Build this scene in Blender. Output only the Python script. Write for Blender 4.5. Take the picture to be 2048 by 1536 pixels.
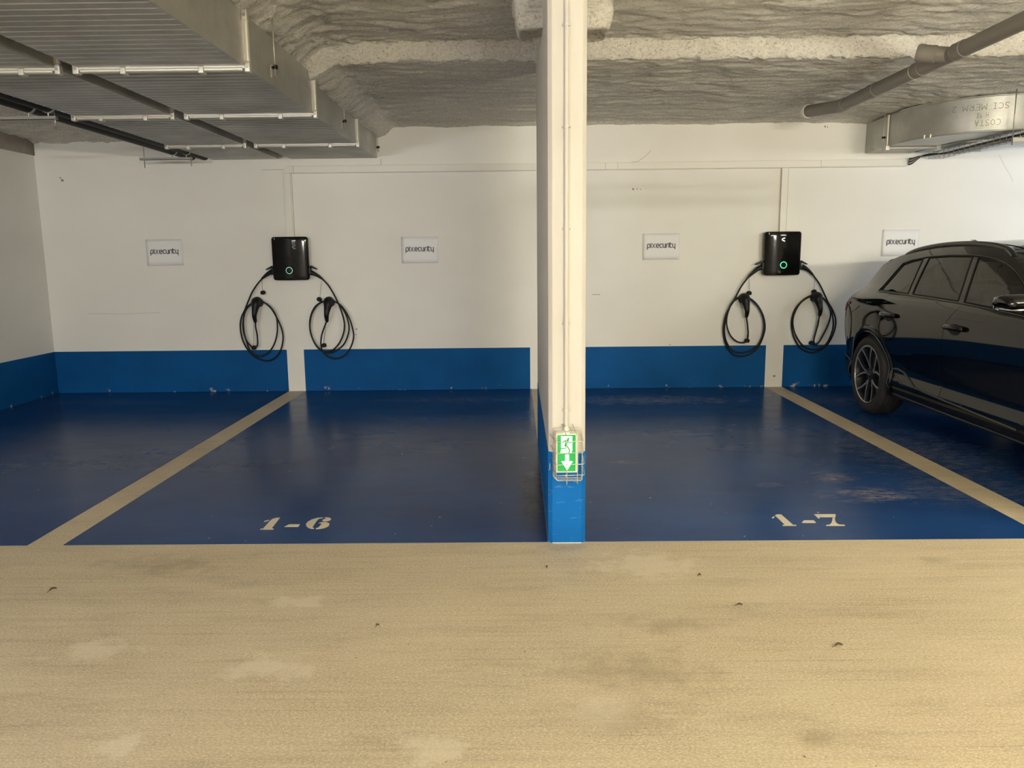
import bpy, bmesh, math, random
import numpy as np
from mathutils import Vector, Matrix
from mathutils.geometry import delaunay_2d_cdt

# ------------------------------------------------------------------ camera, world, exposure
for o in list(bpy.data.objects):
    bpy.data.objects.remove(o)
SC = bpy.context.scene
COL = SC.collection
PI = math.pi
FPX = 1567.0            # focal length in pixels for a 2048 px wide frame
YAW, PITCH, ROLL, EYE = -0.0093, 0.1618, -0.0103, 1.55
D = 9.12                # distance of the back wall


def cam_axes():
    cy, sy, cp, sp = math.cos(YAW), math.sin(YAW), math.cos(PITCH), math.sin(PITCH)
    f = Vector((sy * cp, cy * cp, -sp))
    r = Vector((cy, -sy, 0))
    u = r.cross(f)
    c, s = math.cos(ROLL), math.sin(ROLL)
    return c * r + s * u, -s * r + c * u, f


CR, CU, CF = cam_axes()
cam_data = bpy.data.cameras.new('camera')
cam = bpy.data.objects.new('camera', cam_data)
COL.objects.link(cam)
cam_data.sensor_width = 36.0
cam_data.lens = FPX / 2048 * 36.0
cam_data.clip_start = 0.05
m = Matrix((CR, CU, -CF)).transposed().to_4x4()
m.translation = (0, 0, EYE)
cam.matrix_world = m
SC.camera = cam

world = bpy.data.worlds.new('world')
SC.world = world
world.use_nodes = True
world.node_tree.nodes['Background'].inputs[0].default_value = (0.5, 0.55, 0.6, 1)
world.node_tree.nodes['Background'].inputs[1].default_value = 0.02
SC.view_settings.view_transform = 'Standard'
SC.view_settings.look = 'None'
SC.view_settings.gamma = 1.0
SC.view_settings.use_curve_mapping = False
SC.view_settings.exposure = -0.16
SC.cycles.max_bounces = 8
SC.cycles.diffuse_bounces = 5

# ceiling luminaires: x, y, z, length, colour, strength
LAMPS = [
    (2.0, -1.0, 2.15, 1.5, (1.0, 0.91, 0.60), 500.0),
    (5.0, 2.1, 2.15, 1.5, (1.0, 0.93, 0.72), 560.0),
    (-3.4, -1.6, 2.15, 1.5, (0.95, 0.98, 1.0), 490.0),
    (2.4, -9.0, 2.15, 1.5, (1.0, 0.96, 0.90), 1050.0),
    (8.0, 6.6, 2.30, 1.5, (0.74, 0.87, 1.0), 310.0),  # unseen cool tube added in place of daylight from the right
]


def ray(u, v):
    return CR * ((u - 1024) / FPX) - CU * ((v - 768) / FPX) + CF


def at(u, v, x=None, y=None, z=None):
    """the point seen at pixel (u, v) on the plane x=, y= or z="""
    d = ray(u, v)
    t = x / d.x if x is not None else y / d.y if y is not None else (z - EYE) / d.z
    return Vector((t * d.x, t * d.y, EYE + t * d.z))


# ------------------------------------------------------------------ materials
MATS = {}


def principled(name, col=(0.8, 0.8, 0.8), rough=0.5, metal=0.0, coat=0.0, emit=None, estr=0.0, spec=0.5):
    mt = bpy.data.materials.new(name)
    mt.use_nodes = True
    b = mt.node_tree.nodes['Principled BSDF']
    b.inputs['Base Color'].default_value = (*col, 1)
    b.inputs['Roughness'].default_value = rough
    b.inputs['Metallic'].default_value = metal
    b.inputs['Coat Weight'].default_value = coat
    b.inputs['Coat Roughness'].default_value = 0.03
    b.inputs['Specular IOR Level'].default_value = spec
    if emit:
        b.inputs['Emission Color'].default_value = (*emit, 1)
        b.inputs['Emission Strength'].default_value = estr
    MATS[name] = mt
    return mt


class NT:
    """small node helper"""

    def __init__(s, mt):
        s.t = mt.node_tree
        s.b = s.t.nodes['Principled BSDF']
        g = s.t.nodes.new('ShaderNodeNewGeometry')
        s.pos = g.outputs['Position']

    def n(s, kind, **kw):
        nd = s.t.nodes.new(kind)
        for k, v in kw.items():
            setattr(nd, k, v)
        return nd

    def link(s, a, b):
        s.t.links.new(a, b)

    def val(s, sock, v):
        if hasattr(v, 'is_linked') or isinstance(v, bpy.types.NodeSocket):
            s.link(v, sock)
        else:
            sock.default_value = v

    def mapped(s, scale=(1, 1, 1), loc=(0, 0, 0), rot=(0, 0, 0)):
        mp = s.n('ShaderNodeMapping')
        s.link(s.pos, mp.inputs[0])
        mp.inputs['Location'].default_value = loc
        mp.inputs['Rotation'].default_value = rot
        mp.inputs['Scale'].default_value = scale
        return mp.outputs[0]

    def noise(s, vec, scale=5, detail=5, rough=0.55, dist=0.0):
        nd = s.n('ShaderNodeTexNoise')
        s.link(vec, nd.inputs['Vector'])
        nd.inputs['Scale'].default_value = scale
        nd.inputs['Detail'].default_value = detail
        nd.inputs['Roughness'].default_value = rough
        nd.inputs['Distortion'].default_value = dist
        return nd.outputs['Fac']

    def ramp(s, fac, stops):
        r = s.n('ShaderNodeValToRGB')
        s.link(fac, r.inputs[0])
        e = r.color_ramp.elements
        while len(e) < len(stops):
            e.new(0.5)
        for el, (p, c) in zip(e, stops):
            el.position = p
            el.color = (*c, 1) if not isinstance(c, (int, float)) else (c, c, c, 1)
        return r.outputs[0]

    def mix(s, fac, a, b, mode='MIX'):
        mx = s.n('ShaderNodeMix', data_type='RGBA', blend_type=mode)
        s.val(mx.inputs[0], fac)
        for sock, v in ((mx.inputs[6], a), (mx.inputs[7], b)):
            if isinstance(v, tuple):
                v = (*v, 1) if len(v) == 3 else v
            s.val(sock, v)
        return mx.outputs[2]

    def math(s, op, a, b=0.0):
        nd = s.n('ShaderNodeMath', operation=op)
        s.val(nd.inputs[0], a)
        s.val(nd.inputs[1], b)
        return nd.outputs[0]

    def blob(s, c, r, edge=0.5, nz=None, amt=0.0):
        """1 inside an ellipse at c with radii r (x, y), fading out; nz ruffles the rim"""
        mp = s.n('ShaderNodeMapping', vector_type='POINT')
        s.link(s.pos, mp.inputs[0])
        mp.inputs['Location'].default_value = (-c[0] / r[0], -c[1] / r[1], 0)
        mp.inputs['Scale'].default_value = (1 / r[0], 1 / r[1], 0)
        ln = s.n('ShaderNodeVectorMath', operation='LENGTH')
        s.link(mp.outputs[0], ln.inputs[0])
        d = ln.outputs['Value']
        if nz is not None:
            d = s.math('ADD', d, s.math('MULTIPLY', s.math('SUBTRACT', nz, 0.5), amt))
        mr = s.n('ShaderNodeMapRange', clamp=True)
        s.link(d, mr.inputs[0])
        mr.inputs[1].default_value = 1 - edge
        mr.inputs[2].default_value = 1
        mr.inputs[3].default_value = 1
        mr.inputs[4].default_value = 0
        return mr.outputs[0]

    def bump(s, h, strength=0.3, dist=0.01):
        bp = s.n('ShaderNodeBump')
        s.link(h, bp.inputs['Height'])
        bp.inputs['Strength'].default_value = strength
        bp.inputs['Distance'].default_value = dist
        s.link(bp.outputs[0], s.b.inputs['Normal'])


def build_materials():
    # painted wall
    mt = principled('wall_paint', (0.72, 0.70, 0.67), 0.75)
    n = NT(mt)
    big = n.noise(n.mapped((0.6, 0.6, 0.9)), 1.2, 4)
    c = n.ramp(big, [(0.3, (0.75, 0.735, 0.705)), (0.7, (0.81, 0.80, 0.775))])
    spots = n.ramp(n.noise(n.mapped(), 14, 6, 0.6), [(0.70, 0.0), (0.78, 1.0)])
    c = n.mix(n.math('MULTIPLY', spots, 0.12), c, (0.42, 0.38, 0.33))
    n.link(c, n.b.inputs['Base Color'])
    n.bump(n.noise(n.mapped(), 60, 4), 0.08, 0.004)

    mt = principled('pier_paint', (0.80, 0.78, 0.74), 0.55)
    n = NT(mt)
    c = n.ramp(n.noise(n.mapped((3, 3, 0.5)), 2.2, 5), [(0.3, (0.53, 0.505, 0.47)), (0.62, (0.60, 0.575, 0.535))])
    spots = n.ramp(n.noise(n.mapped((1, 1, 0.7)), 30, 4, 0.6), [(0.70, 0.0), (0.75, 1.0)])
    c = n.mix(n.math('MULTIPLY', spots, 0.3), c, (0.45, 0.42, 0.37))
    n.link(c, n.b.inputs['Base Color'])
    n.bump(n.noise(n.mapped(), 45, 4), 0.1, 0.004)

    mt = principled('bare_render', (0.30, 0.27, 0.24), 0.9)
    n = NT(mt)
    c = n.ramp(n.noise(n.mapped(), 3.0, 6), [(0.3, (0.20, 0.175, 0.15)), (0.7, (0.36, 0.325, 0.29))])
    n.link(c, n.b.inputs['Base Color'])

    # one blue paint in two copies: shaded for the walls, lit for the pier
    for nm, scr in (('blue_wall_shaded', 0.05), ('blue_pier_lit', 0.5)):
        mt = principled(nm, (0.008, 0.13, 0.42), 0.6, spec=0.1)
        dk = 0.62 if scr < 0.1 else 1.0  # weaker light on the walls is put into their darker blue
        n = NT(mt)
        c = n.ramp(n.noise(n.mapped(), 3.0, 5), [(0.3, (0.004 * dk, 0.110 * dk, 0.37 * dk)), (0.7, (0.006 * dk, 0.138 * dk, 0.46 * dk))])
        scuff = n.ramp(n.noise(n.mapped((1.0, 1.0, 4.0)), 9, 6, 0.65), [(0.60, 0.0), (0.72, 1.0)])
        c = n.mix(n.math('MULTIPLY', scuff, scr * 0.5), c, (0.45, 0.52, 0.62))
        # plaster showing near the floor
        sep = n.n('ShaderNodeSeparateXYZ')
        n.link(n.pos, sep.inputs[0])
        low = n.n('ShaderNodeMapRange', clamp=True)
        n.link(sep.outputs[2], low.inputs[0])
        low.inputs[1].default_value = 0.0
        low.inputs[2].default_value = 0.06
        low.inputs[3].default_value = 1.0
        low.inputs[4].default_value = 0.0
        chip = n.ramp(n.noise(n.mapped(), 7, 6, 0.7), [(0.61, 0.0), (0.65, 1.0)])
        c = n.mix(n.math('MULTIPLY', chip, low.outputs[0]), c, (0.62, 0.6, 0.55))
        n.link(c, n.b.inputs['Base Color'])
        n.bump(n.noise(n.mapped(), 50, 4), 0.06, 0.004)

    # beige resin floor
    mt = principled('beige_floor', (0.5, 0.4, 0.26), 0.55)
    n = NT(mt)
    base = n.ramp(n.noise(n.mapped((0.35, 0.9, 1)), 1.3, 6, 0.6), [(0.28, (0.42, 0.345, 0.235)), (0.5, (0.50, 0.42, 0.29)), (0.75, (0.56, 0.475, 0.335))])
    streak = n.noise(n.mapped((1.0, 14.0, 1), rot=(0, 0, 0.03)), 2.2, 6, 0.7)
    c = n.mix(0.35, base, n.ramp(streak, [(0.3, (0.36, 0.29, 0.19)), (0.7, (0.62, 0.53, 0.38))]))
    fine = n.noise(n.mapped((1.0, 1.8, 1)), 70, 3, 0.6)
    c = n.mix(0.30, c, n.ramp(fine, [(0.3, (0.24, 0.19, 0.12)), (0.7, (0.80, 0.70, 0.52))]))
    dirt = n.ramp(n.noise(n.mapped((0.8, 3.5, 1), loc=(3, 1, 0)), 1.5, 8, 0.72), [(0.50, 0.0), (0.68, 1.0)])
    c = n.mix(n.math('MULTIPLY', dirt, 0.38), c, (0.22, 0.175, 0.12))
    pits = n.ramp(n.noise(n.mapped(), 45, 3, 0.5), [(0.715, 0.0), (0.735, 1.0)])
    c = n.mix(n.math('MULTIPLY', pits, 0.7), c, (0.10, 0.08, 0.055))
    gate = n.ramp(n.noise(n.mapped((0.6, 1.1, 1), loc=(1, 4, 0)), 1.7, 5, 0.6), [(0.38, 0.15), (0.62, 1.0)])
    lines = n.ramp(n.noise(n.mapped((0.22, 19.0, 1), rot=(0, 0, -0.035)), 3.0, 7, 0.75), [(0.53, 0.0), (0.63, 1.0)])
    c = n.mix(n.math('MULTIPLY', n.math('MULTIPLY', lines, gate), 0.55), c, (0.24, 0.185, 0.115))
    fleck = n.ramp(n.noise(n.mapped((1, 1.6, 1)), 130, 3, 0.65), [(0.51, 0.0), (0.60, 1.0)])
    c = n.mix(n.math('MULTIPLY', n.math('MULTIPLY', fleck, gate), 0.50), c, (0.20, 0.15, 0.09))
    pale = n.ramp(n.noise(n.mapped((1, 1.5, 1), loc=(9, 9, 0)), 100, 3, 0.65), [(0.53, 0.0), (0.62, 1.0)])
    c = n.mix(n.math('MULTIPLY', pale, 0.45), c, (0.80, 0.715, 0.55))
    ruf = n.noise(n.mapped(), 9, 5, 0.65)
    for (u, v), r in PATCHES:           # worn-through pale patches
        p = at(u, v, z=0)
        b = n.blob((p.x, p.y), (r[0] * 1.15, r[1] * 1.15), 0.55, ruf, 3.6)
        c = n.mix(n.math('MULTIPLY', b, 0.5), c, (0.66, 0.585, 0.45))
    for (u, v), r in DIRTY:
        p = at(u, v, z=0)
        b = n.blob((p.x, p.y), r, 0.9, ruf, 3.0)
        c = n.mix(n.math('MULTIPLY', n.math('MULTIPLY', b, streak), 0.75), c, (0.20, 0.15, 0.095))
    n.link(c, n.b.inputs['Base Color'])
    n.bump(n.math('ADD', n.math('MULTIPLY', fine, 0.5), n.math('MULTIPLY', streak, 0.6)), 0.22, 0.006)

    # blue glossy resin
    mt = principled('blue_floor', (0.01, 0.04, 0.14), 0.28, spec=0.5)
    n = NT(mt)
    n.b.inputs['IOR'].default_value = 1.17
    c = n.ramp(n.noise(n.mapped((0.5, 0.9, 1)), 1.4, 5, 0.6), [(0.28, (0.005, 0.028, 0.115)), (0.7, (0.011, 0.052, 0.185))])
    film = n.ramp(n.noise(n.mapped((0.7, 2.2, 1), loc=(5, 2, 0)), 1.6, 7, 0.68), [(0.52, 0.0), (0.78, 1.0)])
    c = n.mix(n.math('MULTIPLY', film, 0.12), c, (0.08, 0.085, 0.10))
    ruf = n.noise(n.mapped((1, 2.2, 1)), 5, 7, 0.72)
    for (u, v), r, k in DUSTY:
        p = at(u, v, z=0)
        b = n.math('MULTIPLY', n.blob((p.x, p.y), (r[0] * 1.2, r[1] * 1.2), 0.95, ruf, 3.0), n.ramp(n.noise(n.mapped((1.2, 4.0, 1), rot=(0, 0, 0.5)), 9, 8, 0.75), [(0.42, 0.0), (0.62, 1.0)]))
        c = n.mix(n.math('MULTIPLY', b, k), c, (0.30, 0.275, 0.24))
    # dark tyre rubbing beside the pier
    p = (0.09, 4.9)
    b = n.blob(p, (0.13, 0.95), 0.9, ruf, 1.6)
    c = n.mix(n.math('MULTIPLY', b, 0.8), c, (0.012, 0.011, 0.012))
    specks = n.ramp(n.noise(n.mapped(), 22, 2, 0.5), [(0.765, 0.0), (0.775, 1.0)])
    c = n.mix(n.math('MULTIPLY', specks, 0.5), c, (0.45, 0.42, 0.38))
    n.link(c, n.b.inputs['Base Color'])
    rg = n.ramp(n.noise(n.mapped((1, 2, 1)), 2.5, 6, 0.6), [(0.3, 0.17), (0.7, 0.26)])
    n.link(rg, n.b.inputs['Roughness'])
    n.bump(n.noise(n.mapped(), 18, 5), 0.025, 0.004)

    # sprayed insulation
    mt = principled('sprayed_fibre', (0.42, 0.39, 0.35), 0.95, spec=0.1)
    n = NT(mt)
    c = n.ramp(n.noise(n.mapped((0.5, 1.6, 1)), 2.2, 8, 0.68), [(0.3, (0.76, 0.72, 0.66)), (0.7, (0.90, 0.87, 0.81))])
    fl = n.noise(n.mapped((1.0, 2.6, 1.6)), 30, 7, 0.72)
    c = n.mix(0.35, c, n.ramp(fl, [(0.34, (0.40, 0.36, 0.31)), (0.55, (0.94, 0.91, 0.85))]))  # shade in the hollows of the fibre painted into the colour
    n.link(c, n.b.inputs['Base Color'])
    crev_shade = n.ramp(n.noise(n.mapped((1.0, 1.7, 1.3), loc=(2, 7, 1)), 48, 4, 0.6, 0.6), [(0.34, 1.0), (0.43, 0.0)])
    c = n.mix(n.math('MULTIPLY', crev_shade, 0.55), c, (0.20, 0.17, 0.135))  # dark gaps between clumps: shade painted as colour
    n.link(c, n.b.inputs['Base Color'])
    n.bump(fl, 0.9, 0.03)

    # galvanised sheet
    mt = principled('galvanised', (0.52, 0.52, 0.49), 0.45, 0.72)
    n = NT(mt)
    c = n.ramp(n.noise(n.mapped(), 2.5, 6), [(0.3, (0.36, 0.36, 0.335)), (0.7, (0.52, 0.52, 0.495))])
    vor = n.n('ShaderNodeTexVoronoi')
    n.link(n.mapped(), vor.inputs['Vector'])
    vor.inputs['Scale'].default_value = 35
    c = n.mix(0.035, c, vor.outputs['Color'])
    n.link(c, n.b.inputs['Base Color'])
    n.link(n.ramp(n.noise(n.mapped((1, 1, 3)), 3, 5), [(0.3, 0.36), (0.7, 0.52)]), n.b.inputs['Roughness'])
    principled('galvanised_bar', (0.55, 0.53, 0.48), 0.4, 0.6)
    principled('zinc_rod', (0.36, 0.35, 0.33), 0.4, 0.8)
    principled('cream_trim', (0.70, 0.66, 0.58), 0.5)
    principled('rubber_black', (0.007, 0.007, 0.008), 0.55, spec=0.3)
    principled('pipe_black', (0.005, 0.005, 0.006), 0.5, spec=0.15)
    principled('pvc_grey', (0.205, 0.185, 0.165), 0.5)
    principled('plaster_white', (0.60, 0.58, 0.55), 0.8)
    principled('trunking_white', (0.74, 0.72, 0.68), 0.45)
    principled('paper', (0.80, 0.80, 0.82), 0.7)
    principled('ink', (0.006, 0.006, 0.008), 0.6)
    principled('ink_violet', (0.05, 0.045, 0.16), 0.6)
    principled('road_paint', (0.60, 0.54, 0.42), 0.6)
    principled('gloss_black', (0.004, 0.004, 0.0045), 0.06, spec=0.16)
    principled('satin_black', (0.006, 0.006, 0.007), 0.45, spec=0.3)
    principled('chevron_white', (0.85, 0.85, 0.85), 0.4, emit=(1, 1, 1), estr=0.35)
    principled('chevron_grey', (0.10, 0.10, 0.10), 0.4)
    principled('print_grey', (0.45, 0.45, 0.45), 0.5)
    principled('led_green', (0.02, 0.5, 0.25), 0.4, emit=(0.02, 0.80, 0.36), estr=1.1)
    principled('led_pale', (0.3, 0.8, 0.65), 0.4, emit=(0.22, 0.62, 0.45), estr=0.75)
    principled('sign_shell', (0.80, 0.78, 0.70), 0.4)
    principled('sign_green', (0.01, 0.30, 0.06), 0.4, emit=(0.01, 0.33, 0.07), estr=0.6)
    principled('sign_white', (0.9, 1.0, 0.95), 0.4, emit=(0.72, 1.0, 0.84), estr=1.3)
    principled('sign_arrow', (0.9, 1.0, 0.95), 0.4, emit=(0.62, 1.0, 0.74), estr=5.5)
    principled('steel_wire', (0.62, 0.58, 0.48), 0.35, 0.6)
    principled('green_plug', (0.04, 0.28, 0.10), 0.5)
    principled('cable_brown', (0.22, 0.20, 0.16), 0.6)
    principled('leaf_dry', (0.085, 0.055, 0.03), 0.8)
    principled('crack', (0.38, 0.35, 0.31), 0.9)
    principled('marker', (0.11, 0.11, 0.10), 0.7)
    principled('lamp_shell', (0.6, 0.6, 0.58), 0.5)
    # car
    mt = principled('car_paint', (0.003, 0.003, 0.0035), 0.045, spec=0.42)
    principled('car_trim', (0.008, 0.008, 0.008), 0.3, spec=0.4)
    principled('car_gloss_trim', (0.006, 0.006, 0.006), 0.08)
    principled('car_matte', (0.006, 0.006, 0.006), 0.8)
    principled('car_silver', (0.80, 0.79, 0.76), 0.22, 1.0)
    principled('car_satin_grey', (0.055, 0.053, 0.05), 0.38, 0.3)
    principled('wheel_face', (0.55, 0.55, 0.55), 0.3, 0.8)
    principled('wheel_dark', (0.018, 0.018, 0.019), 0.35)
    principled('tyre', (0.018, 0.017, 0.016), 0.72)
    principled('brake_disc', (0.22, 0.21, 0.20), 0.4, 0.9)
    principled('lamp_red', (0.34, 0.02, 0.02), 0.2)
    principled('lamp_clear', (0.35, 0.36, 0.38), 0.1, 0.3)
    principled('seat_cloth', (0.03, 0.028, 0.026), 0.75)
    principled('cabin_lining', (0.05, 0.047, 0.043), 0.85)
    for nm, tint in (('glass_dark', 0.16), ('glass_light', 0.42)):
        mt = bpy.data.materials.new(nm)
        mt.use_nodes = True
        t = mt.node_tree
        t.nodes.clear()
        out = t.nodes.new('ShaderNodeOutputMaterial')
        mx = t.nodes.new('ShaderNodeMixShader')
        tr = t.nodes.new('ShaderNodeBsdfTransparent')
        gl = t.nodes.new('ShaderNodeBsdfGlossy')
        fr = t.nodes.new('ShaderNodeFresnel')
        fr.inputs[0].default_value = 1.52
        tr.inputs[0].default_value = (tint, tint * 0.99, tint * 0.95, 1)
        gl.inputs[0].default_value = (0.85, 0.85, 0.85, 1)
        gl.inputs['Roughness'].default_value = 0.02
        t.links.new(fr.outputs[0], mx.inputs[0])
        t.links.new(tr.outputs[0], mx.inputs[1])
        t.links.new(gl.outputs[0], mx.inputs[2])
        t.links.new(mx.outputs[0], out.inputs[0])
        MATS[nm] = mt


PATCHES = [((185, 1300), (0.15, 0.09)), ((530, 1336), (0.16, 0.09)), ((1215, 1425), (0.12, 0.10)), ((860, 1500), (0.11, 0.08)),
           ((590, 1205), (0.13, 0.07)), ((235, 1490), (0.07, 0.05)), ((1285, 1130), (0.25, 0.16))]
DIRTY = [((1260, 1340), (0.34, 0.20)), ((1260, 1440), (0.22, 0.12)), ((1330, 1250), (0.30, 0.10)), ((1130, 1095), (0.16, 0.05)), ((1870, 1120), (0.10, 0.06)),
         ((330, 1130), (0.45, 0.14)), ((1650, 1480), (0.12, 0.08))]
DUSTY = [((1300, 800), (1.1, 0.30), 0.62), ((1690, 800), (0.6, 0.35), 0.4), ((1668, 955), (0.16, 0.14), 0.6), ((1745, 990), (0.28, 0.16), 0.75),
         ((1840, 905), (0.55, 0.9), 0.45), ((900, 800), (0.9, 0.25), 0.28), ((560, 800), (0.7, 0.2), 0.2), ((200, 805), (0.9, 0.2), 0.2),
         ((1240, 925), (0.10, 0.05), 0.35), ((1940, 985), (0.5, 0.3), 0.35), ((1540, 970), (0.1, 0.06), 0.25)]


# ------------------------------------------------------------------ mesh helpers
class MB:
    def __init__(s):
        s.v, s.f = [], []

    def add(s, verts, faces):
        o = len(s.v)
        s.v += [Vector(p) for p in verts]
        s.f += [tuple(i + o for i in f) for f in faces]
        return s

    def box(s, x0, x1, y0, y1, z0, z1):
        return s.add([(x, y, z) for z in (z0, z1) for y in (y0, y1) for x in (x0, x1)],
                     [(0, 2, 3, 1), (4, 5, 7, 6), (0, 1, 5, 4), (2, 6, 7, 3), (0, 4, 6, 2), (1, 3, 7, 5)])

    def tube(s, pts, r, n=10, caps=True, up=None, flat=1.0):
        pts = [Vector(p) for p in pts]
        rs = r if isinstance(r, (list, tuple)) else [r] * len(pts)
        o = len(s.v)
        prev = None
        for i, p in enumerate(pts):
            t = (pts[min(i + 1, len(pts) - 1)] - pts[max(i - 1, 0)])
            if t.length < 1e-9:
                t = Vector((0, 0, 1))
            t.normalize()
            if prev is None:
                a = Vector(up) if up else (Vector((0, 0, 1)) if abs(t.z) < 0.9 else Vector((0, 1, 0)))
                u = (a - t * a.dot(t)).normalized()
            else:
                u = (prev - t * prev.dot(t)).normalized()
            prev = u
            w = t.cross(u)
            for k in range(n):
                a = 2 * PI * k / n
                s.v.append(p + (u * math.cos(a) * flat + w * math.sin(a)) * rs[i])
        for i in range(len(pts) - 1):
            for k in range(n):
                a, b = o + i * n + k, o + i * n + (k + 1) % n
                s.f.append((a, b, b + n, a + n))
        if caps:
            s.f.append(tuple(o + k for k in reversed(range(n))))
            e = o + (len(pts) - 1) * n
            s.f.append(tuple(e + k for k in range(n)))
        return s

    def lathe(s, prof, axis_o, axis, ref, n=32, caps=True):
        """prof: list of (radius, height along axis)"""
        a = Vector(axis).normalized()
        u = Vector(ref)
        u = (u - a * u.dot(a)).normalized()
        w = a.cross(u)
        c = Vector(axis_o)
        o = len(s.v)
        for r, h in prof:
            for k in range(n):
                t = 2 * PI * k / n
                s.v.append(c + a * h + (u * math.cos(t) + w * math.sin(t)) * r)
        for i in range(len(prof) - 1):
            for k in range(n):
                p, q = o + i * n + k, o + i * n + (k + 1) % n
                s.f.append((p, q, q + n, p + n))
        if caps:
            s.f.append(tuple(o + k for k in reversed(range(n))))
            e = o + (len(prof) - 1) * n
            s.f.append(tuple(e + k for k in range(n)))
        return s

    def prism(s, pts, h):
        """pts: planar 3D outline, h: extrusion vector"""
        pts = [Vector(p) for p in pts]
        h = Vector(h)
        n = len(pts)
        o = len(s.v)
        s.v += pts + [p + h for p in pts]
        s.f.append(tuple(o + i for i in range(n)))
        s.f.append(tuple(o + n + i for i in reversed(range(n))))
        for i in range(n):
            j = (i + 1) % n
            s.f.append((o + i, o + n + i, o + n + j, o + j))
        return s

    def grid(s, rows):
        """rows: list of equally long lists of points"""
        o = len(s.v)
        w = len(rows[0])
        for r in rows:
            s.v += [Vector(p) for p in r]
        for i in range(len(rows) - 1):
            for k in range(w - 1):
                a = o + i * w + k
                s.f.append((a, a + 1, a + 1 + w, a + w))
        return s

    def ribbon(s, pts, w, fn):
        """flat stroke: pts 2D, width w, fn maps 2D to 3D"""
        pts = [Vector((p[0], p[1], 0)) for p in pts]
        L, Rr = [], []
        for i, p in enumerate(pts):
            t = pts[min(i + 1, len(pts) - 1)] - pts[max(i - 1, 0)]
            t.normalize()
            nrm = Vector((-t.y, t.x, 0)) * (w / 2)
            e = Vector((0, 0, 0))
            if i == 0:
                e = -t * w * 0.35
            elif i == len(pts) - 1:
                e = t * w * 0.35
            L.append(fn((p + nrm + e).x, (p + nrm + e).y))
            Rr.append(fn((p - nrm + e).x, (p - nrm + e).y))
        return s.grid([L, Rr])


ORG = {}


def origin(o):
    return ORG.get(o.name, Vector((0, 0, 0)))


def obj(name, mb, mat, parent=None, smooth=False, bevel=0.0, sub=0, angle=None, recalc=True, segs=2):
    me = bpy.data.meshes.new(name)
    off = origin(parent) if parent else Vector((0, 0, 0))
    me.from_pydata([tuple(v - off) for v in mb.v], [], mb.f)
    if recalc:
        bm = bmesh.new()
        bm.from_mesh(me)
        bmesh.ops.remove_doubles(bm, verts=bm.verts, dist=1e-6)
        bmesh.ops.recalc_face_normals(bm, faces=bm.faces)
        bm.to_mesh(me)
        bm.free()
    me.materials.append(MATS[mat])
    if smooth:
        me.polygons.foreach_set('use_smooth', [True] * len(me.polygons))
        if angle:
            me.set_sharp_from_angle(angle=math.radians(angle))
    o = bpy.data.objects.new(name, me)
    COL.objects.link(o)
    if parent:
        o.parent = parent
        ORG[o.name] = off.copy()
    if bevel:
        md = o.modifiers.new('bevel', 'BEVEL')
        md.width = bevel
        md.segments = segs
        md.limit_method = 'ANGLE'
        md.angle_limit = math.radians(40)
        me.polygons.foreach_set('use_smooth', [True] * len(me.polygons))
        md2 = o.modifiers.new('normals', 'WEIGHTED_NORMAL')
        md2.keep_sharp = True
    if sub:
        md = o.modifiers.new('sub', 'SUBSURF')
        md.levels = md.render_levels = sub
    return o


def tag(o, label, cat, group=None):
    o['label'] = label
    o['category'] = cat
    if group:
        o['group'] = group
    return o


def thing(name, loc, label, cat, group=None):
    o = bpy.data.objects.new(name, None)
    COL.objects.link(o)
    o.location = loc
    o.empty_display_size = 0.1
    ORG[o.name] = Vector(loc)
    return tag(o, label, cat, group)


def structure(o):
    o['kind'] = 'structure'
    return o


def catmull(pts, per=6):
    pts = [Vector(p) for p in pts]
    P = [pts[0] * 2 - pts[1]] + pts + [pts[-1] * 2 - pts[-2]]
    out = []
    for i in range(1, len(P) - 2):
        for k in range(per):
            t = k / per
            a, b, c, d = P[i - 1], P[i], P[i + 1], P[i + 2]
            out.append(0.5 * ((2 * b) + (c - a) * t + (2 * a - 5 * b + 4 * c - d) * t * t + (3 * b - a - 3 * c + d) * t ** 3))
    out.append(pts[-1])
    return out


def pchip(xs, ys):
    xs, ys = np.array(xs, float), np.array(ys, float)
    h = np.diff(xs)
    dl = np.diff(ys) / h
    dd = np.zeros(len(xs))
    for i in range(1, len(xs) - 1):
        if dl[i - 1] * dl[i] > 0:
            w1, w2 = 2 * h[i] + h[i - 1], h[i] + 2 * h[i - 1]
            dd[i] = (w1 + w2) / (w1 / dl[i - 1] + w2 / dl[i])
    dd[0], dd[-1] = dl[0], dl[-1]

    def f(x):
        x = min(max(x, xs[0]), xs[-1])
        i = min(int(np.searchsorted(xs, x, side='right')) - 1, len(xs) - 2)
        t = (x - xs[i]) / h[i]
        return float((2 * t ** 3 - 3 * t * t + 1) * ys[i] + (t ** 3 - 2 * t * t + t) * h[i] * dd[i] + (-2 * t ** 3 + 3 * t * t) * ys[i + 1] + (t ** 3 - t * t) * h[i] * dd[i + 1])
    return f


def vnoise(x, y, seed=0):
    """vectorised value noise 0..1"""
    rs = np.random.RandomState(seed)
    tab = rs.rand(256, 256)
    xi, yi = np.floor(x).astype(int), np.floor(y).astype(int)
    fx, fy = x - xi, y - yi
    fx, fy = fx * fx * (3 - 2 * fx), fy * fy * (3 - 2 * fy)
    g = lambda a, b: tab[a % 256, b % 256]
    return (g(xi, yi) * (1 - fx) + g(xi + 1, yi) * fx) * (1 - fy) + (g(xi, yi + 1) * (1 - fx) + g(xi + 1, yi + 1) * fx) * fy


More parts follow.
